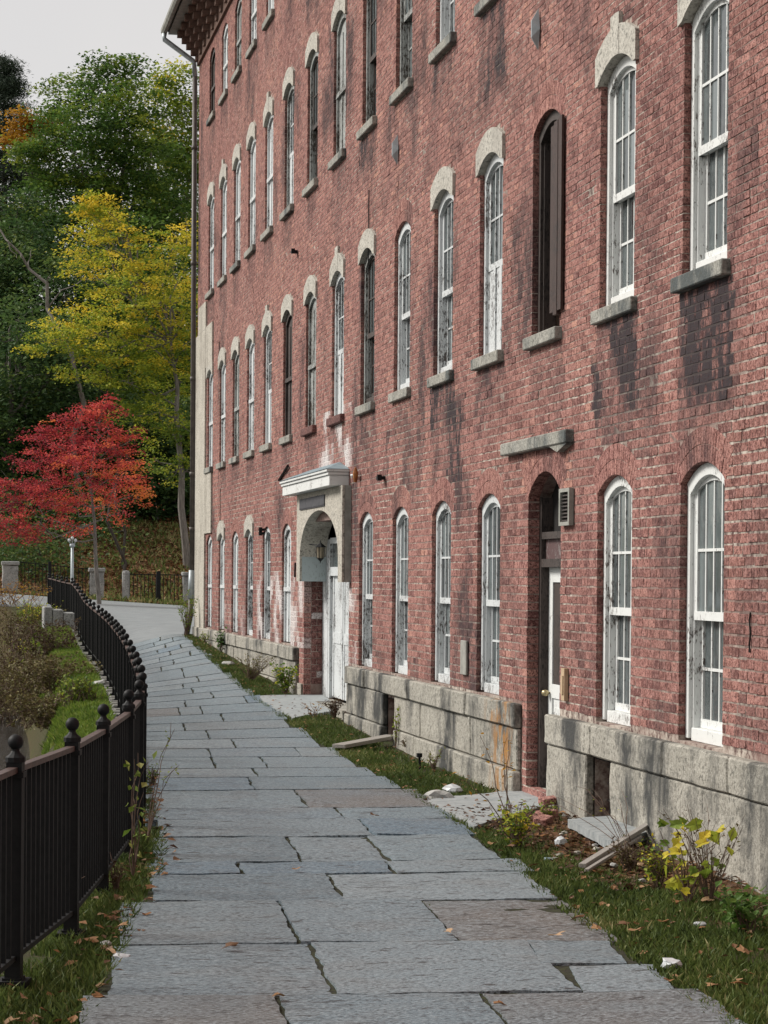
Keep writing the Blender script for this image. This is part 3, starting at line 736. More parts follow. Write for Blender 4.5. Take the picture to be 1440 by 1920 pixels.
def window(r, i, y0, y1, zb, zs, rs):
    kind = VAR[(r, i)]; yc_ = (y0+y1)/2; half = (y1-y0)/2
    root = empty('window', (D, yc_, zb), mill); root.location = Vector((D, yc_, zb))-ml
    rev = .050 if i < 3 else (.042 if i < 7 else .034)
    fm = {'glass': 'white', 'glassw': 'white2', 'glassg': 'grey', 'board': 'white2', 'half': 'white2', 'halfb': 'white2', 'darks': 'grey', 'greyb': 'grey', 'darkb': 'dark', 'loading': 'dark'}[kind]
    if kind == 'halfb' and r == 3: fm = 'grey'
    fm = M[fm]
    # frame: two side casings, jamb boards, head
    cw = .065
    m = MB()
    ztop_side = zs-.02
    sillz = zb+.02
    for sgn, e in ((1, y0), (-1, y1)):
        a, b = (e+.004, e+cw) if sgn > 0 else (e-cw, e-.004)
        m.box(D+rev, D+rev+.14, a, b, sillz, ztop_side)
        a2, b2 = (e+cw, e+cw+.022) if sgn > 0 else (e-cw-.022, e-cw)
        m.box(D+rev+.028, D+rev+.14, a2, b2, sillz, ztop_side)
    outer = arc_pts(yc_, half-.004, zs, rs, 13); h2 = half-cw
    lo = [(yc_+(y-yc_)*h2/half, min(z-.085, zs+rs-.085-.0*abs(y-yc_))) for y, z in outer]
    lo = [(y, max(z, ztop_side-.06)) for y, z in lo]
    m.strip(lo, outer, D+rev-.004, D+rev+.14)
    m.build('frame', fm, root, bevel=.003 if i < 4 else 0)
    topf = lambda y: arc_z(y, yc_, half, zs, rs)-.085-.035
    if kind == 'loading':
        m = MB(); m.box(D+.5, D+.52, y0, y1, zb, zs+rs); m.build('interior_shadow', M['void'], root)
        m = MB(); m.box(D+.12, D+.16, y0+.1, y0+.2, zb+.02, zs-.05); m.build('inner_post', M['dark'], root)
        m = MB(); m.strip([(y, zs-.07) for y in np.linspace(y0+.06, y1-.06, 9)], [(y, float(arc_z(y, yc_, half, zs, rs))-.085) for y in np.linspace(y0+.06, y1-.06, 9)], D+.13, D+.16)
        m.build('transom', M['grey'], root)
        # shutter leaf standing half open on the near side
        for k in range(3):
            ya_ = y0-.16+k*.118; m = MB(); zt = zs-.02-.02*k; bz = zb+.10+.03*abs(k-1)
            m.box(D-.036-.004*(k % 2), D-.014, ya_+.002, ya_+.115, bz, zt); m.build('shutter_board', M['shutter'], root)
        m = MB()
        for zz in (zb+.35, zs-.3): m.box(D-.0135, D-.004, y0-.15, y0+.19, zz, zz+.08)
        m.build('shutter_batten', M['shutter'], root)
        return
    zmid = zb+(zs-zb)*.50-.02
    if kind in ('board', 'greyb', 'darkb'):
        m = MB(); bm_ = {'board': M['white2'], 'greyb': M['grey'], 'darkb': M['dark']}[kind]
        xx = D+rev+.03
        m.strip([(y, sillz) for y in np.linspace(y0+cw, y1-cw, 7)], [(y, float(topf(y))+.04) for y in np.linspace(y0+cw, y1-cw, 7)], xx, xx+.02)
        for k in range(1, 3):
            yy = y0+cw+(y1-y0-2*cw)*k/3; m.box(xx-.012, xx-.001, yy-.03, yy+.03, sillz, zs-.1)
        m.build('boarding', bm_, root)
        m = MB(); m.box(D+rev-.01, D+rev+.05, y0+.03, y1-.03, zmid-.03, zmid+.03); m.build('meeting_rail', bm_, root)
    else:
        sm = {'glass': M['white'], 'glassw': M['white2'], 'half': M['white2'], 'halfb': M['white2'], 'glassg': M['grey'], 'darks': M['dark']}[kind]
        xu = D+rev+.032; xl = D+rev+.078; g0, g1 = y0+cw+.022, y1-cw-.022; st = .045
        def sash(name, za, zt, x, top=None, btm=.06, nr=2, hsill=0):
            m = MB(); cols_ = 4
            iy0, iy1 = g0+st, g1-st
            m.box(x, x+.035, g0, iy0, za, zt if top is None else float(top(g0+.02))+.02)
            m.box(x, x+.035, iy1, g1, za, zt if top is None else float(top(g1-.02))+.02)
            m.box(x-.004, x+.036, g0, g1, za, za+btm)
            if top is None: m.box(x, x+.035, iy0, iy1, zt-.04, zt)
            else:
                ys_ = np.linspace(g0, g1, 11); m.strip([(y, float(top(y))-.0) for y in ys_], [(y, float(top(y))+.05) for y in ys_], x-.002, x+.036)
            pz0, pz1 = za+btm, (zt-.04 if top is None else zs-.16)
            zrow = pz0+((zt if top is None else zs)-.04-pz0)*.5
            for c_ in range(1, cols_):
                yy = iy0+(iy1-iy0)*c_/cols_; zz = zt-.04 if top is None else float(top(yy))
                m.box(x+.004, x+.028, yy-.0095, yy+.0095, pz0, zz)
            m.box(x+.003, x+.029, iy0, iy1, zrow-.010, zrow+.010)
            m.build(name, sm, root)
            for c_ in range(cols_):
                ya = iy0+(iy1-iy0)*c_/cols_+.009; yb = iy0+(iy1-iy0)*(c_+1)/cols_-.009
                for q in range(2):
                    mm = MB()
                    if q == 0: mm.box(x+.014, x+.018, ya, yb, pz0, zrow)
                    elif top is None: mm.box(x+.014, x+.018, ya, yb, zrow, zt-.04)
                    else: clipped_pane(mm, ya, yb, zrow, 0, x+.014, x+.018, top)
                    pn = mm.build('pane', M['glass'], root); pn.rotation_euler = (0, 0, 0)
        full = kind in ('glass', 'glassw', 'glassg', 'darks')
        if r == 1 and False: pass
        sash('upper_sash', zmid-.03, zs, xu, topf)
        if full: sash('lower_sash', sillz+.075, zmid-.03+.05, xl)
        else:
            m = MB(); m.box(xu+.004, xu+.024, g0, g1, sillz, zmid-.031)
            for k in range(1, 3):
                yy = g0+(g1-g0)*k/3; m.box(xu-.010, xu+.003, yy-.04, yy+.04, sillz, zmid-.032)
            m.build('boarding', sm, root)
        m = MB(); m.box(D+rev+.02, D+rev+.14, y0+cw, y1-cw, zb+.004, sillz+.073 if full else sillz); m.build('bottom_rail', M['white'] if kind == 'glass' else sm, root, bevel=.004)
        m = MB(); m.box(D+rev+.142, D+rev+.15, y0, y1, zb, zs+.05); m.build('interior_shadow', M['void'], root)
for op in OPEN:
    if op[0]: window(*op)
# sills and lintels
for (r, i, a, b, zb, zs, rs) in OPEN:
    if r in (2, 3, 4):
        m = MB(); x0 = D-.055+rng.uniform(-.01, .005)
        m.box(x0, D+.09, a-.075, b+.075, zb-.105, zb-.001)
        me = m.mesh('sill', {(2, 7): M['brick'], (2, 8): M['brick']}.get((r, i), M['sill']), bevel=.008)
        if (r, i) in ((2, 7), (2, 8)):
            t_ = me.attributes.new('tint', 'FLOAT', 'POINT'); t_.data.foreach_set('value', [.12]*len(me.vertices))
            t_ = me.attributes.new('dark', 'FLOAT', 'POINT'); t_.data.foreach_set('value', [.35]*len(me.vertices))
        centre_origin(link('sill', me, mill))
    if HASL(r, i):
        c = (a+b)/2; h = (b-a)/2; key = (r, i) in ((2, 1), (2, 7), (3, 10), (3, 13), (2, 10), (3, 7))
        root = empty('lintel', (0, 0, 0), mill); root.location = Vector((D, c, zs))-ml
        lp = arc_pts(c, h+.001, zs, rs, 13)
        def outz(y): return zs+.215+.14*(1-((y-c)/(h+.075))**2)
        def piece(ya, yb, extra=0, name='lintel_stone', proud=.03):
            ys_ = np.linspace(ya, yb, 7); lo = []; hi = []
            for y in ys_:
                lo.append((y, float(arc_z(min(max(y, a), b), c, h, zs, rs)) if a < y < b else zs-.005)); hi.append((y, outz(y)+extra))
            m = MB(); m.strip(lo, hi, D-proud, D+.095); centre_origin(m.build(name, M['lintel'], root))
        if key: piece(a-.073, c-.115); piece(c-.112, c+.112, .09, 'keystone', .033); piece(c+.115, b+.073)
        else: piece(a-.073, c-.002); piece(c+.002, b+.073)

# brown framed door with its flat stone above
dr = empty('recessed_door', (0, 0, 0), mill); dr.location = Vector((D, 19.1, -1.8))-ml
ya, yb = DOORY
m = MB()
for e in ((yb-.075, yb-.003), (ya+.003, ya+.075)): m.box(D+.10, D+.28, e[0], e[1], -1.84, .70)
m.box(D+.102, D+.278, ya+.0755, yb-.0755, .10, .17); m.box(D+.104, D+.276, ya+.0755, yb-.0755, .34, .40)
m.build('door_frame', M['dark'], dr)
m = MB(); m.box(D+.14, D+.17, ya+.0755, yb-.0755, .17, .34); m.build('transom_panel', M['maroon'], dr)
m = MB(); m.strip([(y, .40) for y in np.linspace(ya+.02, yb-.02, 9)], [(y, float(arc_z(y, (ya+yb)/2, (yb-ya)/2, .70, .2))-.01) for y in np.linspace(ya+.02, yb-.02, 9)], D+.20, D+.205)
m.build('fanlight', M['void'], dr)
m = MB(); dy0, dy1 = ya+.0755, yb-.0765
m.box(D+.17, D+.21, dy0, dy0+.13, -1.79, .10); m.box(D+.17, D+.21, dy1-.13, dy1, -1.79, .10)
m.box(D+.17, D+.21, dy0+.13, dy1-.13, -.03, .10); m.box(D+.17, D+.21, dy0+.13, dy1-.13, -1.02, -.90); m.box(D+.17, D+.21, dy0+.13, dy1-.13, -1.79, -1.58)
m.box(D+.185, D+.20, dy0+.13, dy1-.13, -1.58, -1.02); m.box(D+.176, D+.184, dy0+.2, dy1-.2, -1.50, -1.10)
lf = m.build('door_leaf', M['white'], dr, bevel=.002)
m = MB(); m.box(D+.182, D+.19, dy0+.13, dy1-.13, -.90, -.03); m.build('door_pane', M['dark'], dr)
m = MB(); m.lathe((D+.13, dy1-.06, -.98), [(.0, -.03), (.028, -.02), (.034, 0), (.028, .02), (.0, .03)], 10); m.box(D+.13, D+.17, dy1-.068, dy1-.052, -.988, -.972)
m.build('door_knob', mat_simple('brass', (.35, .28, .14), (.5, .42, .25), 10, .35, metallic=.7), dr, True)
m = MB(); m.box(D+.02, D+.26, ya+.004, yb-.004, -1.90, -1.80); m.build('threshold', M['granite'], dr)
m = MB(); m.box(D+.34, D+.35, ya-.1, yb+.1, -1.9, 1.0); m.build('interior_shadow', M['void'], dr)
m = MB(); m.box(D-.075, D+.02, 18.2, 20.42, 1.09, 1.20)
me = m.mesh('door_hood_stone', M['sill'], bevel=.01); hs = link('door_hood_stone', me, mill)
m = MB(); m.prism([(18.2, 1.088), (18.75, 1.088), (18.5, 1.03)], D-.06, D-.001); m.build('hood_bracket', M['sill'], mill)
# louvred vent and small fixings on the facade
vt = empty('louvre_vent', (0, 0, 0), mill); vt.location = Vector((D, 18.3, .44))-ml
m = MB(); m.box(D-.045, D-.006, 18.16, 18.20, .43, .73); m.box(D-.045, D-.006, 18.44, 18.48, .43, .73); m.box(D-.045, D-.006, 18.2, 18.44, .43, .46); m.box(D-.045, D-.006, 18.2, 18.44, .70, .73)
m.build('vent_frame', M['gutter'], vt)
m = MB()
for k in range(8):
    z = .465+k*.029; m.add([(D-.040, 18.2, z), (D-.040, 18.44, z), (D-.012, 18.44, z+.022), (D-.012, 18.2, z+.022), (D-.037, 18.2, z-.003), (D-.037, 18.44, z-.003), (D-.009, 18.44, z+.019), (D-.009, 18.2, z+.019)], [(0, 1, 2, 3), (7, 6, 5, 4), (0, 4, 5, 1), (2, 6, 7, 3)])
m.box(D-.008, D-.006, 18.2, 18.44, .46, .70)
m.build('louvres', M['dark'], vt)
def anchor(y, z, h=.30):
    m = MB(); a = .045
    m.add([(D-.012, y-a, z), (D-.012, y, z+h/2), (D-.012, y+a, z), (D-.012, y, z-h/2), (D-.075, y-.012, z+h*.2), (D-.075, y+.012, z+h*.2), (D-.075, y+.012, z-h*.2), (D-.075, y-.012, z-h*.2)],
          [(0, 1, 4, 7), (1, 2, 5), (1, 5, 4), (2, 3, 6, 5), (3, 0, 7), (3, 7, 6), (4, 5, 6, 7)])
    m.build('wall_anchor', M['steel'] if y < 27 else M['iron'], mill)
anchor(19.4, 4.66, .36); anchor(25.7, 4.76, .34)
m = MB(); m.box(D-.03, D-.008, 21.95, 22.2, -.93, -.60); m.build('grey_wall_plate', M['gutter'], mill, bevel=.005)
m = MB(); m.box(D-.04, D-.006, 18.28, 18.38, -.98, -.72); m.box(D-.05, D-.0401, 18.30, 18.36, -.93, -.78); m.build('wooden_wall_block', M['tan'], mill)
for (y, z) in ((26.4, 1.14), (36.6, .74), (36.6, .68), (33.3, 4.65)):
    m = MB(); m.box(D-.09, D-.005, y-.05, y+.05, z-.02, z+.02); m.box(D-.1, D-.05, y-.09, y-.051, z-.035, z+.035); m.build('pipe_stub', M['iron'], mill)
m = MB(); m.tube([(D-.01, 28.55, 1.26), (D-.05, 28.35, 1.25), (D-.06, 28.0, 1.24)], .016, 6); m.build('lamp_arm', M['white2'], mill)
m = MB(); m.lathe((D-.06, 28.0, 1.24), [(.02, -.09), (.03, -.03), (.035, .02), (.015, .08), (.0, .10)], 8); m.build('rusty_lamp_holder', mat_simple('rust', (.20, .06, .02), (.36, .15, .05), 20, .8), mill)
m = MB(); m.tube([(D-.02, 34.9, 1.45), (D-.03, 33.9, 1.62)], .02, 5); m.tube([(D-.02, 33.2, .0), (D-.03, 33.1, .2)], .015, 5)
m.build('hanging_wire', M['iron'], mill)
for (y, z0_, z1_) in ((42.9, 3.9, 4.3), (42.6, 1.0, 1.6), (13.95, -.45, -.2), (27.5, 3.6, 4.6)):
    m = MB(); pts = [(D-.010, y+.010*math.sin(k*1.7), z0_+(z1_-z0_)*k/6) for k in range(7)]; m.tube(pts, .006, 4); m.build('wall_crack', M['void'], mill)

# hooded doorway -------------------------------------------------------
pr_ = empty('hooded_doorway', (0, 0, 0), mill); pr_.location = Vector((D, 30.4, -1.6))-ml
HX = D-.10; ha, hb, hz0, hz1 = 28.62, 32.42, -.06, 1.14
arch_c, arch_h = 30.52, 1.6
zin = lambda y: .28+.60*math.sqrt(max(0, 1-((y-arch_c)/arch_h)**2))
bm = filled([[(ha, hz0), (arch_c-arch_h, hz0)]+[(y, zin(y)) for y in arch_c-arch_h*np.cos(np.linspace(0, PI, 19))]+[(arch_c+arch_h, hz0), (hb, hz0), (hb, hz1), (ha, hz1)]], HX)
me = bpy.data.meshes.new('hood_face'); bm.to_mesh(me); bm.free(); me.materials.append(M['stucco'])
o_ = link('hood_face', me, pr_)
mod = o_.modifiers.new('s', 'SOLIDIFY'); mod.thickness = .03; mod.offset = 0
for a, b in ((ha, ha+.03), (hb-.03, hb)):
    m = MB(); m.box(HX+.02, D-.001, a, b, hz0, hz1); m.build('hood_cheek', M['gutter'], pr_)
ys_ = arch_c-arch_h*np.cos(np.linspace(0, PI, 19))
m = MB(); m.strip([(y, zin(y)+.001) for y in ys_], [(y, zin(y)+.03) for y in ys_], HX+.016, D+.255); m.build('hood_vault', M['stucco'], pr_)
LIN = mat_paint('pale_blue_grey_render', (.42, .49, .50), (.34, .40, .41), .3, (.28, .30, .30))
for a, b in ((arch_c+arch_h, arch_c+arch_h+.03), (arch_c-arch_h-.03, arch_c-arch_h)):
    m = MB(); m.box(HX+.016, D+.255, a, b, hz0, .28); m.build('hood_lining', LIN, pr_)
m = MB(); m.box(HX-.028, HX-.0155, 29.95, 32.1, .92, 1.07); m.box(HX-.034, HX-.0285, 30.0, 32.05, .935, .95)
m.build('blank_sign_board', M['roof'], pr_)
# small hipped roof
m = MB(); x0 = D-.25; ca, cb = 27.9, 32.9
for (zz, zt, e) in ((1.142, 1.27, 0), (1.272, 1.31, .02), (1.312, 1.345, .04)):
    m.box(x0-e, D-.002, ca+.9-e, cb+e, zz, zt)
m.build('roof_fascia', M['white'], pr_, bevel=.004)
m = MB(); e = .05; A = [(x0-e, ca+.9-e, 1.347), (x0-e, cb+e, 1.347), (D-.003, cb+e, 1.347), (D-.003, ca+.9-e, 1.347), (D-.003, ca+1.6, 1.47), (D-.003, cb-.9, 1.47)]
m.add(A, [(0, 1, 5, 4), (0, 4, 3), (1, 2, 5), (3, 4, 5, 2), (0, 3, 2, 1)]); m.build('hip_roof', M['bluetin'], pr_)
# brick side of the recess, white door and its frame
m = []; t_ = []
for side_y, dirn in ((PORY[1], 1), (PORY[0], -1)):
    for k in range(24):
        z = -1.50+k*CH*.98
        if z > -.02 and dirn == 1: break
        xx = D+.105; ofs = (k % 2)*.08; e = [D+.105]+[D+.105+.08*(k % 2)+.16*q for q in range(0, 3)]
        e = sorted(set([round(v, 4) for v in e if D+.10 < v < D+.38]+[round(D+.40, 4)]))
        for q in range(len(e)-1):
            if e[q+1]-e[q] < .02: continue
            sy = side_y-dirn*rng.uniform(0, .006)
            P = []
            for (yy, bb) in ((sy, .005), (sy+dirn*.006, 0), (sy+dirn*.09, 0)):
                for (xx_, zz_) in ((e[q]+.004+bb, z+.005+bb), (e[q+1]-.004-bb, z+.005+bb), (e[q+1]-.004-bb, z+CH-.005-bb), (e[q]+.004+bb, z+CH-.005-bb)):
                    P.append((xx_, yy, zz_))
            m.append(P); t_.append(np.clip(rng.normal(.14, .10), 0, 1))  # low tint paints the shade of the recess into its bricks
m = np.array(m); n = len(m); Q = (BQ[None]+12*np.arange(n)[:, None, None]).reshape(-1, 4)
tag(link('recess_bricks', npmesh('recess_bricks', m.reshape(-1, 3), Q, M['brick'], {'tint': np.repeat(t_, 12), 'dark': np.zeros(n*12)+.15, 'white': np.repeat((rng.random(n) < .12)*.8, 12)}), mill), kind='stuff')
m = MB(); m.box(D+.26, D+.40, PORY[1]-.62, PORY[1]-.02, -1.66, .52); m.box(D+.255, D+.41, PORY[1]-.5, PORY[1]-.44, -1.66, .52)
m.box(D+.26, D+.40, PORY[0]+.02, PORY[0]+.45, -1.66, .52); m.box(D+.262, D+.398, PORY[0]+.45, PORY[1]-.62, .46, .54); m.box(D+.264, D+.396, PORY[0]+.45, PORY[1]-.62, .02, .14)
m.build('door_frame', M['white2'], pr_)
m = MB(); m.box(D+.30, D+.305, PORY[0]+.45, PORY[1]-.62, .14, .46); m.build('transom_pane', M['glass'], pr_)
for k in range(3):
    w3 = (PORY[1]-.62-PORY[0]-.45)/3; a = PORY[0]+.45+k*w3
    m = MB(); m.box(D+.31, D+.35, a+.004, a+w3-.004, -1.64, .018); m.box(D+.30, D+.3095, a+.03, a+.12, -1.64, .018); m.box(D+.30, D+.3095, a+w3-.12, a+w3-.03, -1.64, .018); m.box(D+.30, D+.3095, a+.12, a+w3-.12, -.9, -.75)
    m.build('door_leaf', M['white2'], pr_)
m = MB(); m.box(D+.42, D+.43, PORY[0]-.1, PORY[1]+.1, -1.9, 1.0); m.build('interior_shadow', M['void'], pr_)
m = MB(); m.box(D-.05, D+.28, PORY[0], PORY[1], -1.80, -1.665); m.build('doorstep', M['granite'], pr_)
# the lantern hung inside the hood
lc = at(601, 1036, 31.1); lx, ly, lz = lc
ln = tag(empty('wall_lantern', (lx, ly, lz-.1)), 'small black lantern with amber glass hanging in the white hooded doorway', 'lantern')
m = MB(); m.tube([(lx, ly, lz+.10), (lx, arch_c+arch_h, lz+.12)], .008, 5); m.lathe((lx, ly, lz), [(.0, .17), (.01, .13), (.05, .10), (.085, .075), (.06, .07)], 6)
m.lathe((lx, ly, lz), [(.05, -.075), (.03, -.10), (.008, -.12), (.0, -.15)], 6)
for k in range(6):
    a = k*PI/3; m.tube([(lx+.058*math.cos(a), ly+.058*math.sin(a), lz+.075), (lx+.048*math.cos(a), ly+.048*math.sin(a), lz-.08)], .004, 4)
m.build('lantern_cage', M['iron'], ln)
m = MB(); m.lathe((lx, ly, lz), [(.045, -.074), (.055, .074)], 6); m.build('lantern_glass', M['amber'], ln)

# cornice, eaves, gutter, downpipe --------------------------------------
for k in range(46):
    y = YEND-.12-k*.70
    if y < 17: break
    m = MB()
    for q in range(5):
        m.box(D-.09*(q+1), D-.001, y-.10, y+.10, 10.22+q*.115, 10.22+(q+1)*.115-.006)
    o_ = m.build('corbel', M['corbel'], mill); centre_origin(o_)
m = MB(); m.box(D-.05, D+.09, YNEAR-.5, YEND, ZTOP+.002, 10.80); m.build('frieze', M['corbel'], mill)
m = MB(); m.box(D-.60, D+.3, -34.1, YEND+.25, 10.805, 10.86); m.build('soffit', M['gutter'], mill)
m = MB(); m.add([(D-.62, -34.2, 10.862), (D-.62, YEND+.3, 10.862), (D+6, YEND+.3, 13.0), (D+6, -34.2, 13.0), (D-.62, -34.2, 10.92), (D-.62, YEND+.3, 10.92), (D+6, YEND+.3, 13.07), (D+6, -34.2, 13.07)],
                [(0, 1, 2, 3), (7, 6, 5, 4), (0, 4, 5, 1), (1, 5, 6, 2), (2, 6, 7, 3), (3, 7, 4, 0)])
m.add([(D+6, -34.2, 13.0), (D+6, YEND+.3, 13.0), (D+12.5, YEND+.3, 10.862), (D+12.5, -34.2, 10.862)], [(0, 1, 2, 3)])
m.build('roof', M['roof'], mill)
m = MB()
for (a0_, a1_) in ((0, 1),):
    prof = [(-.62, 10.90), (-.62, 10.84), (-.655, 10.79), (-.71, 10.79), (-.745, 10.84), (-.75, 10.90), (-.74, 10.90), (-.735, 10.845), (-.705, 10.80), (-.66, 10.80), (-.63, 10.845), (-.63, 10.90)]
    n = len(prof); m.add([(D+a, YNEAR-.5, z) for a, z in prof]+[(D+a, YEND+.28, z) for a, z in prof], [(i, (i+1) % n, n+(i+1) % n, n+i) for i in range(n)]+[tuple(range(n, 2*n))])
m.build('gutter', M['gutter'], mill)
dp = empty('downpipe', (0, 0, 0), mill); dp.location = Vector((D-.06, YEND-.1, -1.2))-ml
P0 = np.array([D-.69, YEND+.1, 10.79]); m = MB()
m.tube([P0, P0+(0, 0, -.12), (D-.10, YEND+.06, 10.25), (D-.08, YEND+.06, 9.95)], .052, 8); m.build('swan_neck', M['steel'], dp, True)
m = MB(); m.tube([(D-.08, YEND+.06, 9.97), (D-.08, YEND+.06, .10)], .05, 8)
for z in (8.5, 6.2, 3.9, 2.0, .9): m.tube([(D-.08, YEND+.06, z), (D-.08, YEND+.06, z+.08)], .062, 8)
m.build('pipe', M['pipe'], dp, True)
m = MB(); m.tube([(D-.08, YEND+.06, .12), (D-.10, YEND+.05, -.45)], .062, 8); m.build('pipe_collar', M['steel'], dp, True)
m = MB(); m.tube([(D-.10, YEND+.05, -.44), (D-.11, YEND+.02, -.8), (D-.20, YEND-.1, -1.18)], [.05, .052, .058], 8); m.build('pipe_shoe', M['pipe'], dp, True)

# ------------------------------------------------------------------ the long iron fence
fence = tag(empty('iron_fence', (FP[2][0], FP[2][1], -1.86)), 'black iron railing with ball topped posts curving along the river side of the path', 'railing')
fl = Vector(fence.location)
pm = MB(); pm.box(-.036, .036, -.036, .036, 0, 1.00); pm.box(-.045, .045, -.045, .045, .93, .955); pm.box(-.045, .045, -.045, .045, 0, .02); pm.box(-.07, .07, -.07, .07, -.02, 0.008)
pm.lathe((0, 0, 1.0), [(.046, 0), (.046, .022), (.026, .038), (.018, .05), (.018, .06)], 10)
PM = pm.mesh('fence_post', M['iron'])
sm_ = MB(); sm_.lathe((0, 0, 0), [(.036*math.sin(t), -.036*math.cos(t)) for t in np.linspace(.02, PI-.02, 11)], 16); BM_ = sm_.mesh('ball_finial', M['iron'], True)
bs = MB(); bs.box(-.010, .010, -.010, .010, 0, .84); BARM = bs.mesh('baluster', M['iron'])
nb = 0; farbars = MB(); ORD = list(range(1, len(FP)))
for k, (x, y, zb) in enumerate(FP):
    base = zb-1.10
    ang = math.atan2(FP[min(k+1, len(FP)-1)][0]-FP[max(k-1, 0)][0], FP[min(k+1, len(FP)-1)][1]-FP[max(k-1, 0)][1])
    o_ = bpy.data.objects.new('fence_post', PM); C.objects.link(o_); o_.parent = fence; o_.location = Vector((x, y, base))-fl; o_.rotation_euler = (rng.uniform(-.006, .006), rng.uniform(-.006, .006), -ang)
    b_ = bpy.data.objects.new('ball_finial', BM_); C.objects.link(b_); b_.parent = o_; b_.location = (0, 0, 1.09)
for k in range(len(FP)-1):
    p = np.array([FP[k][0], FP[k][1], FP[k][2]-1.10]); q = np.array([FP[k+1][0], FP[k+1][1], FP[k+1][2]-1.10])
    d = q-p; L = np.linalg.norm(d[:2]); dd = d/L; nrm = np.array([dd[1], -dd[0], 0])
    for nm, zz, hw, hh, mt in (('top_rail', .965, .021, .013, M['rail']), ('bottom_rail', .11, .016, .012, M['iron'])):
        m = MB(); a = p+dd*.04; b = q-dd*.04; vs = []
        for e in (a, b):
            for (u_, v_) in ((-1, -1), (1, -1), (1, 1), (-1, 1)): vs.append(e+nrm*hw*u_+np.array([0, 0, zz+v_*hh]))
        m.add(vs, [(0, 1, 2, 3), (7, 6, 5, 4), (0, 4, 5, 1), (1, 5, 6, 2), (2, 6, 7, 3), (3, 7, 4, 0)])
        centre_origin(m.build(nm, mt, fence))
    n = 13; ang = math.atan2(dd[0], dd[1])
    for j in range(1, n):
        c = p+d*j/n
        if nb < 300 and k >= 1:
            o_ = bpy.data.objects.new('baluster', BARM); C.objects.link(o_); o_.parent = fence; o_.location = Vector(c+np.array([0, 0, .12]))-fl; o_.rotation_euler = (0, 0, -ang); nb += 1
        else: farbars.box(c[0]-.0085, c[0]+.0085, c[1]-.0085, c[1]+.0085, c[2]+.12, c[2]+.955)
tag(farbars.build('far_balusters', M['iron'], fence), kind='stuff')
# rough kerb of small stones that carries the fence on its river side
kb = MB()
for k in range(8, len(FP)-6):
    for j in range(5):
        t = (j+.5)/5; x = FP[k][0]*(1-t)+FP[k+1][0]*t; y = FP[k][1]*(1-t)+FP[k+1][1]*t; z = float(gz(x-.05, y))
        w_ = rng.uniform(.10, .16); kb.box(x-.02-w_*.6, x+.10, y-.15, y+.15, z-.35, z+rng.uniform(-.03, .012))
me = kb.mesh('kerb_stones', mat_simple('kerb_stone', (.12, .12, .11), (.22, .22, .20), 9, .9, .5, .01), bevel=.012); kerb = link('kerb_stones', me); tag(kerb, kind='stuff')

# ------------------------------------------------------------------ far fence, piers, lamp
def pier(px, pyb, Y, w=.55, h=1.22, label=''):
    c = at(px, pyb, Y); z0_ = float(gz(c[0], c[1]))-.15; z0_ = min(z0_, c[2]-.05)
    root = tag(empty('stone_pier', (c[0], c[1], z0_)), label, 'stone pier', 'stone piers of the far fence')
    m = MB(); m.box(c[0]-w/2, c[0]+w/2, c[1]-w/2, c[1]+w/2, z0_, c[2]+h-.16)
    me = m.mesh('shaft', M['pier']); bm = bmesh.new(); bm.from_mesh(me); bmesh.ops.subdivide_edges(bm, edges=bm.edges[:], cuts=5, use_grid_fill=True); bm.to_mesh(me); bm.free(); roughen(me, .05, 3)
    link('shaft', me, root)
    m = MB(); m.box(c[0]-w/2-.05, c[0]+w/2+.05, c[1]-w/2-.05, c[1]+w/2+.05, c[2]+h-.159, c[2]+h); me = m.mesh('capstone', M['pier'], bevel=.03); link('capstone', me, root)
    return c
p1 = pier(19, 1111, 91.1, .58, 1.2, 'rough stone pier standing at the left edge, left of the lamp post')
p2 = pier(181, 1126, 90.5, .52, 1.25, 'rough stone pier standing directly behind the thin red maple trunk')
p3 = pier(355, 1136, 89.9, .5, 1.3, 'rough stone pier half hidden behind the foot of the mill downpipe')
def far_fence(a, b, z0_, z1_, label, posts=()):
    root = tag(empty('railing', (a[0], a[1], z0_)), label, 'railing', 'iron railings between the stone piers')
    L = abs(b[0]-a[0]); n = int(L/.135); m = MB()
    for k in range(n+1):
        t = k/n; x = a[0]*(1-t)+b[0]*t; y = a[1]*(1-t)+b[1]*t; zz0 = z0_*(1-t)+z1_*t
        m.box(x-.013, x+.013, y-.013, y+.013, zz0+.06, zz0+1.18)
    tag(m.build('bars', M['iron'], root), kind='stuff')
    for zz, nm in ((1.14, 'top_rail'), (.12, 'bottom_rail')):
        m = MB(); m.add([(a[0], a[1]-.02, z0_+zz), (b[0], b[1]-.02, z1_+zz), (b[0], b[1]+.02, z1_+zz), (a[0], a[1]+.02, z0_+zz), (a[0], a[1]-.02, z0_+zz+.035), (b[0], b[1]-.02, z1_+zz+.035), (b[0], b[1]+.02, z1_+zz+.035), (a[0], a[1]+.02, z0_+zz+.035)],
                        [(0, 3, 2, 1), (4, 5, 6, 7), (0, 1, 5, 4), (1, 2, 6, 5), (2, 3, 7, 6), (3, 0, 4, 7)]); m.build(nm, M['iron'], root)
    for (px, w_, mt) in posts:
        c = at(px, 1130, 89.6 if px > 200 else 90.3); t = (c[0]-a[0])/(b[0]-a[0]); zz = z0_*(1-t)+z1_*t
        m = MB(); m.box(c[0]-w_, c[0]+w_, c[1]-w_, c[1]+w_, zz-.1, zz+1.28); m.build('post', M[mt], root, bevel=.01)
far_fence(p1, p2, p1[2]+.05, p2[2]+.02, 'dark iron railing between the left pier and the middle pier', [(93, .06, 'iron')])
far_fence(at(236, 1132, 90.2), p3, -1.1, p3[2]+.02, 'dark iron railing in front of the leafy slope, right of the maple trunk', [(297, .08, 'iron')])
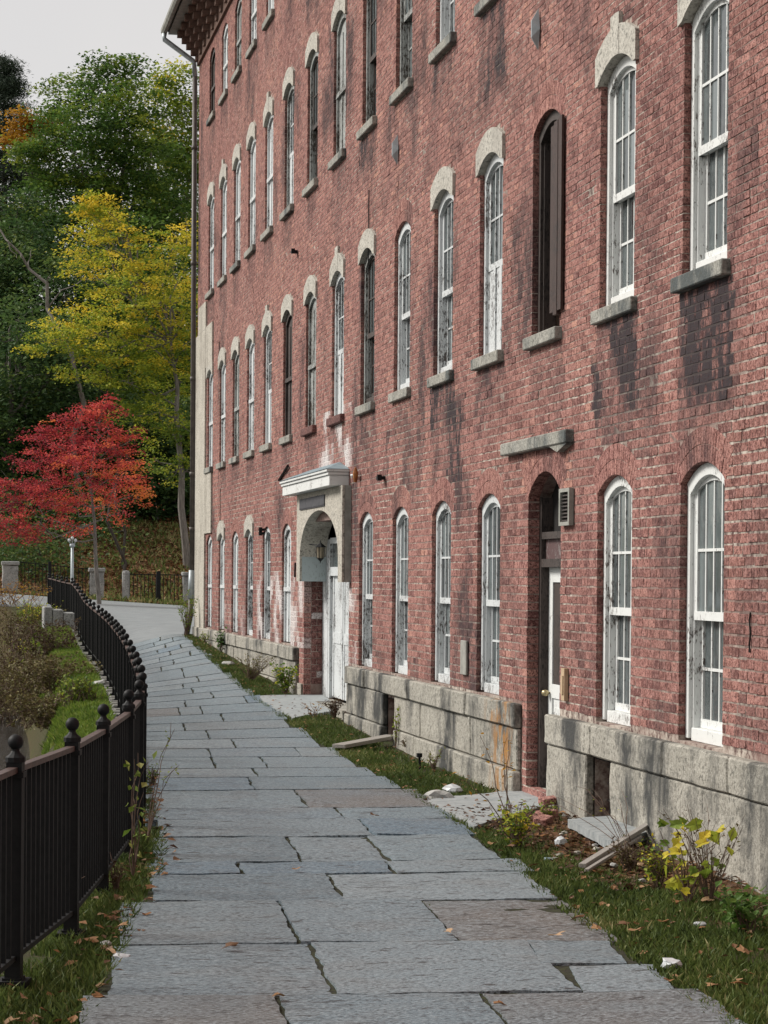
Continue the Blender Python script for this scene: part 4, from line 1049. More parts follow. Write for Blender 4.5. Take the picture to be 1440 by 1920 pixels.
c = at(236, 1133, 90.2); m = MB(); m.lathe((c[0], c[1], c[2]-.1), [(.17, 0), (.15, .5), (.15, 1.3), (.12, 1.38), (.0, 1.4)], 9)
o_ = m.build('stone_post', M['pier']); centre_origin(o_); tag(o_, 'slim round grey stone post right of the red maple trunk', 'stone post')
# lamp post
c = at(135, 1130, 76.0); z0_ = float(gz(c[0], c[1])); zt = at(135, 1020, 76.0)[2]
lp = tag(empty('street_lamp', (c[0], c[1], z0_)), 'pale grey lamp post with white glass lamps under the red maple', 'lamp post')
m = MB(); m.tube([(c[0], c[1], z0_-.1), (c[0], c[1], z0_+.5), (c[0], c[1], zt)], [.07, .055, .045], 8); m.lathe((c[0], c[1], zt-.1), [(.05, 0), (.09, .02), (.09, .08), (.05, .10)], 8); m.build('pole', M['steel'], lp, True)
for k, (dx, dz) in enumerate(((-.1, .12), (.1, .12), (0, .19))):
    m = MB(); m.lathe((c[0]+dx, c[1], zt+dz), [(.05*math.sin(t), -.055*math.cos(t)) for t in np.linspace(.05, PI-.05, 8)], 10); m.build('globe', M['globe'], lp, True)
    m = MB(); m.tube([(c[0], c[1], zt), (c[0]+dx, c[1], zt+dz-.08)], .014, 5); m.build('arm', M['steel'], lp)
# retaining wall of blocks below the end of the fence
rw = tag(empty('retaining_wall', (2.8, 60, -1.6)), 'low granite retaining wall under the far end of the black railing', 'retaining wall')
for k, (a, b, yt, yb_) in enumerate(((82, 99, 1138, 1190), (99, 119, 1143, 1188), (119, 142, 1149, 1182))):
    q0 = at(a, yt, 57); q1 = at(b, yb_, 57); m = MB(); m.box(q0[0]+.006, q1[0]-.006, 57-.03*k, 58.2, q1[2]-.6, q0[2])
    me = m.mesh('block', M['pier'], bevel=.02); centre_origin(link('block', me, rw))

# ------------------------------------------------------------------ foliage engine
def leaf_mesh(name, P, size, mat, tints, flat=.5, aspect=.62, curl=.0, up=None):
    """one folded rhombus per leaf"""
    n = len(P); nr = rng.normal(size=(n, 3)); nr[:, 2] = np.abs(nr[:, 2])+flat*2; nr /= np.linalg.norm(nr, axis=1)[:, None]
    a = np.cross(nr, rng.normal(size=(n, 3))); a /= np.linalg.norm(a, axis=1)[:, None]; b = np.cross(nr, a)
    s = (size*rng.uniform(.6, 1.3, n))[:, None]*.5
    V = np.stack([P-a*s, P-b*s*aspect+nr*s*.15, P+a*s-nr*s*.15, P+b*s*aspect+nr*s*.12], 1)
    Q = np.arange(4*n).reshape(n, 4)
    return npmesh(name, V.reshape(-1, 3), Q, mat, {'tint': np.repeat(np.clip(tints, 0, 1), 4)})
def limb(m, p, q, r0_, r1_, n=6, wob=.12, seg=5):
    p = np.array(p, float); q = np.array(q, float); L = np.linalg.norm(q-p); pts = []; rad = []
    for k in range(seg+1):
        t = k/seg; w_ = rng.normal(size=3)*wob*L*.12*(0 if k in (0, seg) else 1)
        sag = np.array([0, 0, .12*L*math.sin(t*PI)])
        pts.append(p*(1-t)+q*t+w_+sag*(.5 if q[2] > p[2]+.3*L else -.2)); rad.append(r0_*(1-t)+r1_*t)
    m.tube(pts, rad, n)
    return pts
def tree(name, label, base, trunk_top, lobes, leafmat, bark, r0_, nleaf, lsize, csize=.8, tint=(.5, .2), group=None, flat=.6, tintf=None, crown_r=.06, lower=None, shell=.5, cat='tree', leafname='leaves', clump_leaves=60):
    base = np.array(base, float); top = np.array(trunk_top, float)
    root = tag(empty(name, tuple(base)), label, cat, group)
    m = MB(); tp = limb(m, base-np.array([0, 0, .3]), top, r0_, r0_*.35, 8, .045, 8)
    L = [(np.array(c), r) for c, r in lobes]; wts = np.array([r**2 for c, r in L]); wts = wts/wts.sum()
    for c, r in L:
        # attach a limb from the nearest lower trunk point
        k = int(np.clip(np.searchsorted([t[2] for t in tp], c[2]-r*1.0), 1, len(tp)-1))
        st = tp[k]; limb(m, st, c, r0_*.32, r0_*.10, 5, .6)
        for _ in range(3):
            dv = rng.normal(size=3); dv /= np.linalg.norm(dv); limb(m, c-(c-st)*rng.uniform(0, .4), c+dv*r*.85, r0_*.09, r0_*.02, 4, .8, 4)
    m.build('trunk', bark, root)
    nc = max(10, nleaf//clump_leaves); ci = rng.choice(len(L), nc, p=wts)
    dv = rng.normal(size=(nc, 3)); dv /= np.linalg.norm(dv, axis=1)[:, None]
    rr = rng.uniform(shell, 1.08, nc)[:, None]; cc = np.array([L[i][0] for i in ci]); cr = np.array([L[i][1] for i in ci])[:, None]
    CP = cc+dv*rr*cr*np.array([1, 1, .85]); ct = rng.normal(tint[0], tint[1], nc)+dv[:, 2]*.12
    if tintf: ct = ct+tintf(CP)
    per = rng.integers(int(clump_leaves*.5), int(clump_leaves*1.5), nc); idx = np.repeat(np.arange(nc), per)
    off = rng.normal(size=(len(idx), 3))*np.array([csize, csize, csize*.33])*.5
    off[:, 2] -= .25*np.linalg.norm(off[:, :2], axis=1)*.6
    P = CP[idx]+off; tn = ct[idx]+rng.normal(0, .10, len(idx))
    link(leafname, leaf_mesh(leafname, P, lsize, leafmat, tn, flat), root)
    return root
def lob(Y, *ps):  # (px,py,r_px[,dY])
    out = []
    for p in ps:
        dy = p[3] if len(p) > 3 else 0; c = at(p[0], p[1], Y+dy); out.append((c, p[2]/F*(Y+dy)*1.0))
    return out
# red maple
b = at(187, 1132, 79); b[2] = float(gz(b[0], b[1]))
rt_top = at(170, 900, 79)
tree('red_maple', 'small maple with bright red autumn leaves behind the railing', b, rt_top,
     lob(79, (170, 800, 62, 0), (100, 830, 62, .6), (225, 830, 48, -.6), (60, 890, 62, 0), (150, 880, 70, -1), (235, 890, 52, .5), (20, 930, 55, .8), (110, 945, 60, -.8), (205, 945, 50, .6), (262, 935, 30, 0), (60, 985, 45, 0), (150, 985, 35, .8), (5, 985, 40, 0), (190, 765, 28, 0), (250, 800, 22, 0)),
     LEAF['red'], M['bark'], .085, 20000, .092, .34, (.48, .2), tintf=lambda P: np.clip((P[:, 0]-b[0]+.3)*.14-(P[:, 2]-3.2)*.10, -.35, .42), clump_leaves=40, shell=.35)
# yellow green tree in the middle
b = at(352, 1062, 97); b[2] = min(b[2], float(gz(b[0], b[1])))
tree('yellow_maple', 'tall slender maple turning yellow beside the mill corner', b, at(320, 640, 97),
     lob(97, (185, 410, 50, 0), (150, 450, 45, 1), (230, 450, 60, -1), (330, 470, 60, 0), (180, 520, 60, 1), (270, 530, 80, -1.5), (345, 560, 60, 1), (120, 620, 60, 1), (200, 620, 80, -1), (290, 640, 85, 0), (80, 640, 40, 0), (150, 690, 50, .5), (240, 710, 70, -1), (330, 700, 70, 1), (350, 420, 32, 0),
         (300, 780, 60, 1), (345, 800, 45, -1), (230, 770, 45, 0), (330, 880, 40, 0), (290, 860, 35, 1), (355, 640, 50, 0), (165, 385, 28, 0), (355, 880, 28, 0), (200, 395, 25, 0)),
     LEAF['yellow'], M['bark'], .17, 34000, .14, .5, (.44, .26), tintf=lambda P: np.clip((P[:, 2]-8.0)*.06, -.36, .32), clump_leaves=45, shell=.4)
# tall green trees behind
b = at(225, 1000, 124); b[2] = min(b[2], float(gz(b[0], b[1])))
tree('green_tree', 'tallest broad green tree rising behind the yellow maple', b, at(225, 420, 124),
     lob(124, (200, 160, 62, 0), (130, 180, 55, 2), (255, 190, 60, -2), (100, 230, 50, 0), (190, 240, 85, -3), (120, 300, 75, 2), (230, 300, 90, -2), (60, 290, 45, 0), (290, 310, 70, 2), (150, 380, 90, 0), (250, 400, 90, -2), (60, 350, 45, 3), (80, 430, 60, 1), (310, 400, 70, 1), (180, 125, 35, 0), (240, 120, 30, 0)),
     LEAF['green'], M['bark'], .3, 42000, .22, .85, (.50, .26), clump_leaves=45, shell=.45)
b = at(340, 1000, 130); b[2] = min(b[2], float(gz(b[0], b[1])))
tree('golden_tree', 'green and gold tree touching the mill eaves downpipe', b, at(345, 420, 130),
     lob(130, (340, 150, 40, 0), (310, 210, 55, 0), (355, 210, 50, 0), (330, 270, 60, 0), (370, 300, 55, 0), (340, 350, 60, 0), (290, 250, 40, 0), (300, 160, 28, 0)),
     LEAF['yellow'], M['bark'], .25, 12000, .22, .85, (.3, .26), clump_leaves=40)
for k, (px, top, Y, lm, lab) in enumerate(((30, 330, 118, 'dkgreen', 'dark green tree low at the left edge behind the maples'), (90, 480, 112, 'dkgreen', 'dark shaded tree between the left edge and the yellow maple'),
                                           (330, 520, 116, 'green', 'green tree filling the gap behind the yellow maple by the mill'), (20, 560, 106, 'dkgreen', 'darkest tree at the left edge above the red maple'),
                                           (180, 600, 112, 'dkgreen', 'dark tree directly behind the red maple crown'), (300, 720, 108, 'dkgreen', 'dark tree behind the slim grey trunk near the mill'),
                                           (-60, 420, 114, 'dkgreen', 'dark tree mostly beyond the left edge'), (220, 380, 120, 'green', 'mid green tree between the tallest tree and the yellow maple'), (150, 300, 134, 'dkgreen', 'darker tree behind the tallest green tree'), (290, 300, 136, 'green', 'green tree behind the golden tree near the eaves'), (300, 360, 122, 'green', 'green tree just left of the mill corner below the golden tree'))):
    b = at(px, 1040, Y); b[2] = min(b[2], float(gz(b[0], b[1])))
    LB = []
    for q in range(20):
        yy = top+60+(q+rng.uniform(0, 1))/20*(900-top); LB.append((px+rng.uniform(-95, 95), yy, rng.uniform(65, 100), rng.uniform(-3, 3)))
    LB.append((px, top+50, 50, 0))
    tree('forest_tree', lab, b, at(px, top+150, Y), lob(Y, *LB), LEAF[lm], M['bark'] if k % 2 else M['darkbark'], .27, 24000, .24, 1.2, (.4, .2), 'trees of the wood beyond the far fence', clump_leaves=45, shell=.35)
protos = [o_ for o_ in C.objects if o_.name.startswith('forest_tree')][:4]
for k, (x_, y_, sc_, rz_) in enumerate(((-9, 118, 1.0, 1), (-18, 112, 1.1, 2.2), (-27, 100, 1.0, 3.1), (-34, 84, 1.05, .4), (-38, 66, .9, 5), (-40, 46, .85, 4), (-40, 24, .8, 2), (-30, -6, .8, 1.3), (-16, -20, .95, .2), (-4, -26, .95, 2.9))):  # unseen tree copies, added to cut sky light and darken reflections
    src = protos[k % 4]; t_ = src.copy(); C.objects.link(t_); t_.location = (x_, y_, -2.0); t_.scale = (sc_, sc_, sc_*.8); t_.rotation_euler = (0, 0, rz_)
    tag(t_, 'unseen tree added outside the picture to block sky light and fill reflections', 'tree', 'unseen trees added for the light')
    for ch in src.children:
        c_ = ch.copy(); C.objects.link(c_); c_.parent = t_
# small orange tree top among the green, and a pine
b = at(60, 900, 128); b[2] = float(gz(b[0], b[1]))
tree('orange_tree', 'small patch of orange tree showing left of the tall green tree', b, at(60, 400, 128), lob(128, (50, 225, 26, 0), (80, 235, 22, 0), (100, 225, 15, 0), (30, 260, 20, 0), (60, 270, 25, 2)), LEAF['orange'], M['darkbark'], .16, 3000, .22, .8, (.5, .2))
b = at(8, 900, 135); b[2] = float(gz(b[0], b[1])); top = at(8, 112, 135)
root = tag(empty('pine_tree', tuple(b)), 'dark feathery pine at the top left edge against the sky', 'tree')
m = MB(); m.tube([b-np.array([0, 0, 1]), b*.5+top*.5, top], [.3, .2, .03], 7); P = []
H = top[2]-b[2]
for k in range(150):
    t = rng.uniform(.3, 1)**.8; z = b[2]+H*t; rr = (1-t)*5.5+.5; a = rng.uniform(0, 2*PI)
    q0 = b*(1-t)+top*t; q1 = q0+np.array([math.cos(a)*rr, math.sin(a)*rr, rr*.18]); m.tube([q0, q1], [.04, .012], 4)
    for u in np.linspace(.25, 1, int(6+rr*7)):
        c0 = q0*(1-u)+q1*u; P.append(c0[None]+rng.normal(size=(22, 3))*np.array([.34, .34, .13]))
m.build('trunk', M['darkbark'], root); P = np.concatenate(P)
link('needles', leaf_mesh('needles', P, .26, LEAF['pine'], rng.normal(.5, .2, len(P)), .1, .16), root)
# thin dark trunks and bare grey limbs in front of the wood
for k, (x0_, y0_, x1_, y1_, w_, Y, mt, lab) in enumerate(((218, 1118, 200, 700, .07, 95, 'darkbark', 'thin dark leaning trunk just right of the red maple stem'), (236, 1090, 205, 800, .06, 96, 'darkbark', 'second thin dark trunk rising behind the round stone post'),
                                                    (68, 1075, 72, 900, .05, 97, 'darkbark', 'thin dark trunk behind the railing left of the lamp post'), (130, 640, 0, 430, .09, 104, 'bark', 'bare grey dead branchy trunk crossing the dark trees at the left'))):
    a = at(x0_, y0_, Y); b = at(x1_, y1_, Y+1)
    if k < 3: a[2] = min(a[2], float(gz(a[0], a[1])))-.2
    else:
        g0 = np.array([a[0]+.8, a[1], float(gz(a[0]+.8, a[1]))-.2])
    m = MB()
    if k == 3: limb(m, g0, a, .16, .11, 6, .2)
    pts = limb(m, a, b, w_*1.2, w_*.4, 6, .25, 7)
    for q in range(2, 7):
        e = pts[q]+rng.normal(size=3)*np.array([1.1, .6, .7])+np.array([0, 0, .5]); limb(m, pts[q], e, w_*.4, .01, 4, .6, 4)
    o_ = m.build('bare_trunk', M[mt]); centre_origin(o_); tag(o_, lab, 'bare tree')
# undergrowth on the slope behind the far fence
P = []; T = []
for k in range(230):
    px = rng.uniform(-60, 380); Y = rng.uniform(94, 112)+(13 if px > 215 else 0); x = at(px, 1000, Y)[0]; z = float(gz(x, Y)); h = rng.uniform(.5, 1.7)*(1.5 if px < 230 else .8)
    n = 120; P.append(np.array([x, Y, z+h*.55])+rng.normal(size=(n, 3))*np.array([.7, .6, h*.38])); T.append(np.full(n, rng.normal(.5, .22))+rng.normal(0, .12, n))
P = np.concatenate(P); T = np.concatenate(T); o_ = link('undergrowth', leaf_mesh('undergrowth', P, .17, LEAF['dkgreen'], T, .5)); tag(o_, 'dark green undergrowth on the slope behind the far railing', 'undergrowth', kind='stuff')

# ------------------------------------------------------------------ grass, litter
def blades(name, X, Y, hmin, hmax, mat, wid=.007, lab=None, dz=0.0, tmean=.45):
    n = len(X); Z = gz(X, Y)-.034+dz; h = rng.uniform(hmin, hmax, n); a = rng.uniform(0, 2*PI, n); ln_ = rng.uniform(.1, .9, n)*h
    tx, ty = np.cos(a), np.sin(a); b = rng.uniform(0, 2*PI, n); lx_, ly_ = np.cos(b)*ln_, np.sin(b)*ln_; w_ = wid*rng.uniform(.6, 1.4, n)
    V = np.zeros((n, 5, 3))
    V[:, 0] = np.stack([X-tx*w_, Y-ty*w_, Z], 1); V[:, 1] = np.stack([X+tx*w_, Y+ty*w_, Z], 1)
    V[:, 2] = np.stack([X+tx*w_*.8+lx_*.35, Y+ty*w_*.8+ly_*.35, Z+h*.6], 1); V[:, 3] = np.stack([X+lx_, Y+ly_, Z+h], 1); V[:, 4] = np.stack([X-tx*w_*.8+lx_*.35, Y-ty*w_*.8+ly_*.35, Z+h*.6], 1)
    patch = np.array([mnoise.noise(Vector((x*1.3, y*1.3, 4))) for x, y in zip(X, Y)])
    t = np.clip(rng.normal(tmean, .17, n)+patch*.35, 0, 1)
    o_ = link(name, npmesh(name, V.reshape(-1, 3), np.arange(5*n).reshape(n, 5), mat, {'tint': np.repeat(t, 5)})); tag(o_, lab, 'grass', kind='stuff'); return o_
def inquad(X, Y, q):
    ins = np.ones(len(X), bool)
    s = 0
    for i in range(4):
        a, b = q[i], q[(i+1) % 4]; c = (b[0]-a[0])*(Y-a[1])-(b[1]-a[1])*(X-a[0]); s = s+np.sign(c)
    return np.abs(s) == 4
def keep(X, Y, thr=-.25, s=1.6):
    n = np.array([mnoise.noise(Vector((x*s, y*s, 11))) for x, y in zip(X, Y)]); return n > thr
def strip_pts(n, ya, yb, lo, hi, power=1.0):
    Y = ya+(yb-ya)*rng.random(n)**power; u = rng.random(n); X = lo(Y)*(1-u)+hi(Y)*u; return X, Y
# right verge
X, Y = strip_pts(105000, 8.5, 46, lambda y: pright(y)-.03, lambda y: np.full_like(y, D-.16), 1.5)
m_ = np.ones(len(X), bool)
for q in DOORSLABS: m_ &= ~inquad(X, Y, q)
debris = (Y > 13.5) & (Y < 18.6) & (X > 3.95+(18.6-Y)*.05); m_ &= ~(debris & (rng.random(len(X)) < .93))
m_ &= keep(X, Y, -.28) | (rng.random(len(X)) < .25)
m_ &= ~((X > D-.45) & (rng.random(len(X)) < .75))
X, Y = X[m_], Y[m_]; blades('verge_grass', X, Y, .025, .075, LEAF['grass'], .0055, 'short green grass between the slate path and the mill wall')
X, Y = strip_pts(24000, 6.5, 22, lambda y: fx(y)-.15, lambda y: pleft(y)+.02); m_ = keep(X, Y, -.3); blades('railing_grass', X[m_], Y[m_], .025, .085, LEAF['grass'], .0055, 'short green grass at the foot of the black railing')
X, Y = strip_pts(52000, 16, 64, lambda y: fx(y)-.95-np.sin(y)*.12, lambda y: fx(y)-.14, .8); blades('bank_grass', X, Y, .04, .11, LEAF['bank'], .012, 'bright green grass on the river bank beyond the railing', tmean=.5)
X, Y = strip_pts(9000, 88.3, 104, lambda y: y*0+2, lambda y: y*0+12, 1.2); m_ = rng.random(len(X)) < np.clip((X-2)/9+.1, 0, 1); blades('slope_grass', X[m_], Y[m_], .1, .3, LEAF['grass'], .03, 'rough grass on the leafy slope behind the far railing', tmean=.7)
# tufts and moss in the path joints
PTS = []
for o_ in path.children:
    if o_.name.startswith('flagstone') and o_.matrix_local.translation is not None:
        w_ = Vector(o_.location)+Vector(path.location)
        if w_[1] > 24: continue
        co_ = np.empty(len(o_.data.vertices)*3); o_.data.vertices.foreach_get('co', co_); co_ = co_.reshape(-1, 3)+np.array(w_)
        x1_ = co_[:, 0].max()
        e = co_[co_[:, 0] > x1_-.06]; k = int(60*(e[:, 1].max()-e[:, 1].min())*rng.uniform(.3, 2.4))
        if x1_ > pright(w_[1])-.15: continue
        PTS.append(np.stack([x1_+.02+rng.normal(0, .012, k*3), rng.uniform(e[:, 1].min(), e[:, 1].max(), k*3)], 1))
        f_ = co_[co_[:, 1] < co_[:, 1].min()+.06]; k = int(rng.uniform(0, 26)); xs0 = rng.uniform(f_[:, 0].min(), f_[:, 0].max())
        PTS.append(np.stack([xs0+rng.normal(0, .12, k), co_[:, 1].min()-.015-TILT*(co_[:, 0].mean()-xs0)*.5+rng.normal(0, .012, k)], 1))
PTS = np.concatenate(PTS); blades('joint_moss', PTS[:, 0], PTS[:, 1], .012, .032, LEAF['grass'], .005, 'moss and small weeds growing in the joints of the slate path', dz=.008, tmean=.35)
# leaf litter
def litter_mesh(name, X, Y, size, lab, dz=.012, tm=.45, mat='brown', flat=1.6):
    P = np.stack([X, Y, gz(X, Y)-.03+dz+rng.uniform(0, .025, len(X))], 1); o_ = link(name, leaf_mesh(name, P, size, LEAF[mat], rng.normal(tm, .25, len(X)), flat, .7)); tag(o_, lab, 'leaf litter', kind='stuff')
X, Y = strip_pts(1000, 8.5, 46, lambda y: pright(y), lambda y: np.full_like(y, D-.12), 1.3); litter_mesh('verge_litter', X, Y, .045, 'scattered brown leaves in the grass beside the mill', .03, .5)
X, Y = strip_pts(1800, 13.5, 18.6, lambda y: np.full_like(y, 3.95), lambda y: np.full_like(y, D-.1)); litter_mesh('debris_litter', X, Y, .055, 'dead brown leaves heaped under the cellar opening', .02, .12)
X, Y = strip_pts(200, 7, 22, lambda y: fx(y), lambda y: pleft(y)+.1); litter_mesh('railing_litter', X, Y, .06, 'brown leaves along the foot of the railing', .04, .45)
X, Y = strip_pts(14000, 88.6, 108, lambda y: y*0+1, lambda y: y*0+13, 1.0); litter_mesh('slope_litter', X, Y, .20, 'carpet of fallen leaves on the slope behind the far railing', .06, .5)
# individual fallen leaves that can be picked out
def leaf_shape(seed):
    rr = np.random.default_rng(seed); n = 12; V = [(0, 0, .012)]
    for k in range(n):
        a = 2*PI*k/n; r = (.5+.5*abs(math.cos(a*2.5)))*rr.uniform(.8, 1.1)*.04
        V.append((r*math.cos(a)*1.25, r*math.sin(a)*.8, .004+.016*abs(math.sin(a+seed))))
    return V, [(0, k+1, (k+1) % n+1) for k in range(n)]
LV = []
for k in range(8):
    v, f = leaf_shape(k); LV.append(npmesh('fallen_leaf', v, np.array(f), LEAF['brown'], {'tint': np.full(13, (.3, .8, .55, .95)[k % 4])}))
def place_leaf(x, y, k, label, sc=1.0, z=None, grp=None):
    o_ = bpy.data.objects.new('fallen_leaf', LV[k % 8]); C.objects.link(o_); o_.location = (x, y, (float(gz(x, y))+.022) if z is None else z)
    o_.rotation_euler = (rng.uniform(-.3, .3), rng.uniform(-.3, .3), rng.uniform(0, 6.28)); o_.scale = (sc, sc, sc); tag(o_, label, 'leaf', grp)
for k, (px, py, lab) in enumerate(((432, 1786, 'single orange brown leaf lying alone on the wide slab at lower left'), (522, 1880, 'curled tan leaf across a joint at the bottom of the path'), (936, 1896, 'upright curled brown leaf on the bottom slab right of centre'),
                                   (840, 1757, 'pale dry leaf at the lower left corner of the rusty brown slab'), (1084, 1733, 'long tan leaf at the right edge of the rusty brown slab'), (1118, 1752, 'brown leaf at the grass edge beside the rusty brown slab'),
                                   (1255, 1851, 'cream dry leaf at the lower right edge of the path'), (1044, 1765, 'crumpled leaf in the mossy joint below the rusty brown slab'), (222, 1722, 'brown leaf on the left edge of the path by the railing grass'), (228, 1748, 'tan curled leaf at the left path edge'),
                                   (285, 1674, 'orange leaf on the path edge beside the railing'), (205, 1795, 'orange leaf in the grass next to the white plastic scrap'), (332, 1621, 'small brown leaf on the slab near the railing weeds'), (556, 1638, 'flat pale leaf on the thin strip slab'), (700, 1536, 'small yellow leaf on a middle slab'))):
    p = gpt(px, py); place_leaf(p[0], p[1], k, lab, rng.uniform(.9, 1.25))
for k in range(46):
    if k < 28: y = rng.uniform(9.5, 17); x = rng.uniform(float(pright(y))+.02, 4.6)
    else: y = rng.uniform(8.8, 15.5); x = rng.uniform(float(fx(y))+.1, float(pleft(y))+.12)
    side = 'on the grass between the path and the mill' if k < 28 else 'in the grass at the foot of the black railing'
    kk = int(rng.integers(8)); cn = ('dark brown', 'orange tan', 'rusty brown', 'pale yellow')[kk % 4]
    place_leaf(x, y, kk, cn+' autumn leaf lying '+side, rng.uniform(.8, 1.3), float(gz(x, y))+.01, cn+' leaves '+side)

# ------------------------------------------------------------------ plants
def plant(name, label, base, h, stems, spread, leafmat, nleaf, lsize, tint=.5, cat='plant', lean=(0, 0), stemmat=None, lowcut=.2, sr=.004, flat=.5, leafup=0, tsd=.15, bspread=0.0):
    base = np.array(base, float); root = tag(empty(name, tuple(base)), label, cat); m = MB(); P = []
    for s in range(stems):
        a = rng.uniform(0, 2*PI); e = base+np.array([math.cos(a)*spread*rng.uniform(.2, 1)+lean[0], math.sin(a)*spread*rng.uniform(.2, 1)+lean[1], h*rng.uniform(.6, 1.05)])
        pts = []; bs_ = base+np.array([rng.normal(0, 1), rng.normal(0, 1), 0])*bspread; e = e+(bs_-base)*.6
        for t in np.linspace(0, 1, 6): pts.append(bs_*(1-t)+e*t+np.array([0, 0, .12*h*math.sin(t*PI)])+rng.normal(size=3)*.012*(t > 0))
        m.tube(pts, [sr*(1.2-.8*t) for t in np.linspace(0, 1, 6)], 4)
        k = max(1, nleaf//stems)
        for q in range(k):
            t = lowcut+(1-lowcut)*rng.random(); i = min(4, int(t*5)); f = t*5-i; P.append(pts[i]*(1-f)+pts[i+1]*f+rng.normal(size=3)*lsize*.55)
    m.build('stems', stemmat or M['twig'], root)
    if P: link('leaves', leaf_mesh('leaves', np.array(P), lsize, leafmat, rng.normal(tint, tsd, len(P)), flat), root)
    return root
def gp(px, py):
    p = gpt(px, py); p[2] = float(gz(p[0], p[1]))-.03; return p
plant('weed', 'bushy green weed with yellow leaves below the end of the far granite base', gp(535, 1302), .45, 26, .24, LEAF['yellow'], 420, .055, .25, 'weed', tsd=.3)
plant('shrub', 'low dark red twiggy shrub beside the white hooded doorway', gp(628, 1345), .30, 26, .16, LEAF['brush'], 260, .035, .2, 'shrub')
plant('weed', 'sparse orange leaved weed at the corner of the hooded doorway slab', gp(590, 1343), .22, 9, .2, LEAF['orange'], 30, .04, .5, 'weed')
plant('sapling', 'thin green seedling against the dark cellar gap in the middle base', gp(742, 1398), .50, 5, .07, LEAF['green'], 60, .045, .95, 'sapling')
plant('weed', 'brown dead tuft by the grey board and cellar gap', gp(770, 1405), .16, 26, .14, LEAF['brush'], 100, .03, .4, 'weed')
plant('weed', 'pale seed stalks growing against the base near the black spike', gp(812, 1440), .22, 12, .1, LEAF['bank'], 60, .03, .9, 'weed')
plant('bramble', 'yellow leaved bramble arching beside the slab of the brown door', gp(968, 1590), .34, 32, .20, LEAF['yellow'], 330, .042, .45, 'bramble', tsd=.3)
plant('stalk', 'tall bare curved stalk with a few orange leaves by the brown door slab', gp(955, 1560), .72, 5, .30, LEAF['orange'], 34, .04, .6, 'weed', lean=(-.12, .1), lowcut=.5)
plant('stalk', 'long bare stems leaning across the barred cellar opening', gp(1185, 1600), .5, 9, .35, LEAF['yellow'], 20, .022, .6, 'weed', lean=(-.18, .5), lowcut=.5, sr=.003)
plant('weed', 'small green weed on the rubble beside the door slab', gp(1030, 1535), .16, 10, .1, LEAF['green'], 60, .035, .95, 'weed')
big_ = gp(1290, 1690)
root = plant('vine', 'large leaved yellow and green vine growing against the near base', big_, .46, 14, .24, LEAF['yellow'], 0, .125, .55, 'vine', tsd=.28, flat=.1, lowcut=.35)
VL = []
for k in range(8):
    v, f = leaf_shape(k+30); VL.append(npmesh('leaf', v, np.array(f), LEAF['yellow'], {'tint': np.clip(np.full(13, (.2, .9, .45, .7, .1, .85, .6, .3)[k])+rng.normal(0, .08, 13), 0, 1)}))
for k in range(30):
    o_ = bpy.data.objects.new('leaf', VL[k % 8]); C.objects.link(o_); o_.parent = root; a = rng.uniform(0, 2*PI); rr_ = rng.uniform(.03, .27); h_ = rng.uniform(.06, .50)
    o_.location = (math.cos(a)*rr_, math.sin(a)*rr_*1.2, h_); o_.rotation_euler = (rng.uniform(.3, 1.4), rng.uniform(-.5, .5), rng.uniform(-1.2, 1.2)); sc_ = rng.uniform(.7, 1.35); o_.scale = (sc_, sc_, sc_)
plant('weed', 'feathery yellow orange weed left of the large leaved vine', gp(1235, 1665), .30, 30, .14, LEAF['yellow'], 330, .030, .4, 'weed', tsd=.35)
plant('shrub', 'tangled brown dead stems behind the large leaved vine', gp(1330, 1690), .55, 26, .34, LEAF['brush'], 110, .03, .3, 'shrub', sr=.003)
plant('shrub', 'dark green leafy shrub at the right edge below the granite base', gp(1400, 1745), .26, 18, .26, LEAF['green'], 260, .055, .45, 'shrub')
plant('shrub', 'low brown dead bush under the cellar opening beside the plank', gp(1180, 1630), .22, 30, .16, LEAF['brush'], 260, .03, .4, 'shrub')
plant('vine', 'green vine climbing the black railing by the fifth ball post', np.array([1.16, 14.55, -1.88]), .74, 5, .07, LEAF['bank'], 30, .065, .75, 'vine', lean=(.03, .05), flat=.1)
plant('vine', 'thin vine with tiny leaves leaning from the railing over the path', np.array([1.42, 16.6, -1.88]), .80, 4, .05, LEAF['green'], 26, .03, 1, 'vine', lean=(.20, .2), lowcut=.5)
plant('weed', 'weed tuft at the path edge below the leaning vine', gp(286, 1475), .25, 16, .07, LEAF['green'], 70, .03, .6, 'weed')
plant('weed', 'dead brown curl of stem around the second post foot', gp(128, 1730), .28, 7, .10, LEAF['brush'], 8, .03, .4, 'weed')
plant('weed', 'dark brown dead stem in the grass under the railing', gp(218, 1672), .24, 14, .05, LEAF['brush'], 60, .03, .2, 'weed')
plant('shrub', 'small green bush at the foot of the downpipe by the mill corner', gp(350, 1192), .9, 24, .26, LEAF['green'], 300, .055, .85, 'shrub')
plant('weed', 'dark green broad leaved weed against the far granite base', gp(415, 1222), .42, 12, .16, LEAF['green'], 130, .07, .3, 'weed')
plant('shrub', 'pinkish dead stalks leaning on the far granite base', gp(470, 1275), .42, 40, .45, LEAF['brush'], 330, .035, .75, 'shrub')
plant('weed', 'yellowing tuft at the foot of the stucco corner strip', gp(385, 1206), .22, 14, .14, LEAF['yellow'], 90, .045, .3, 'weed')
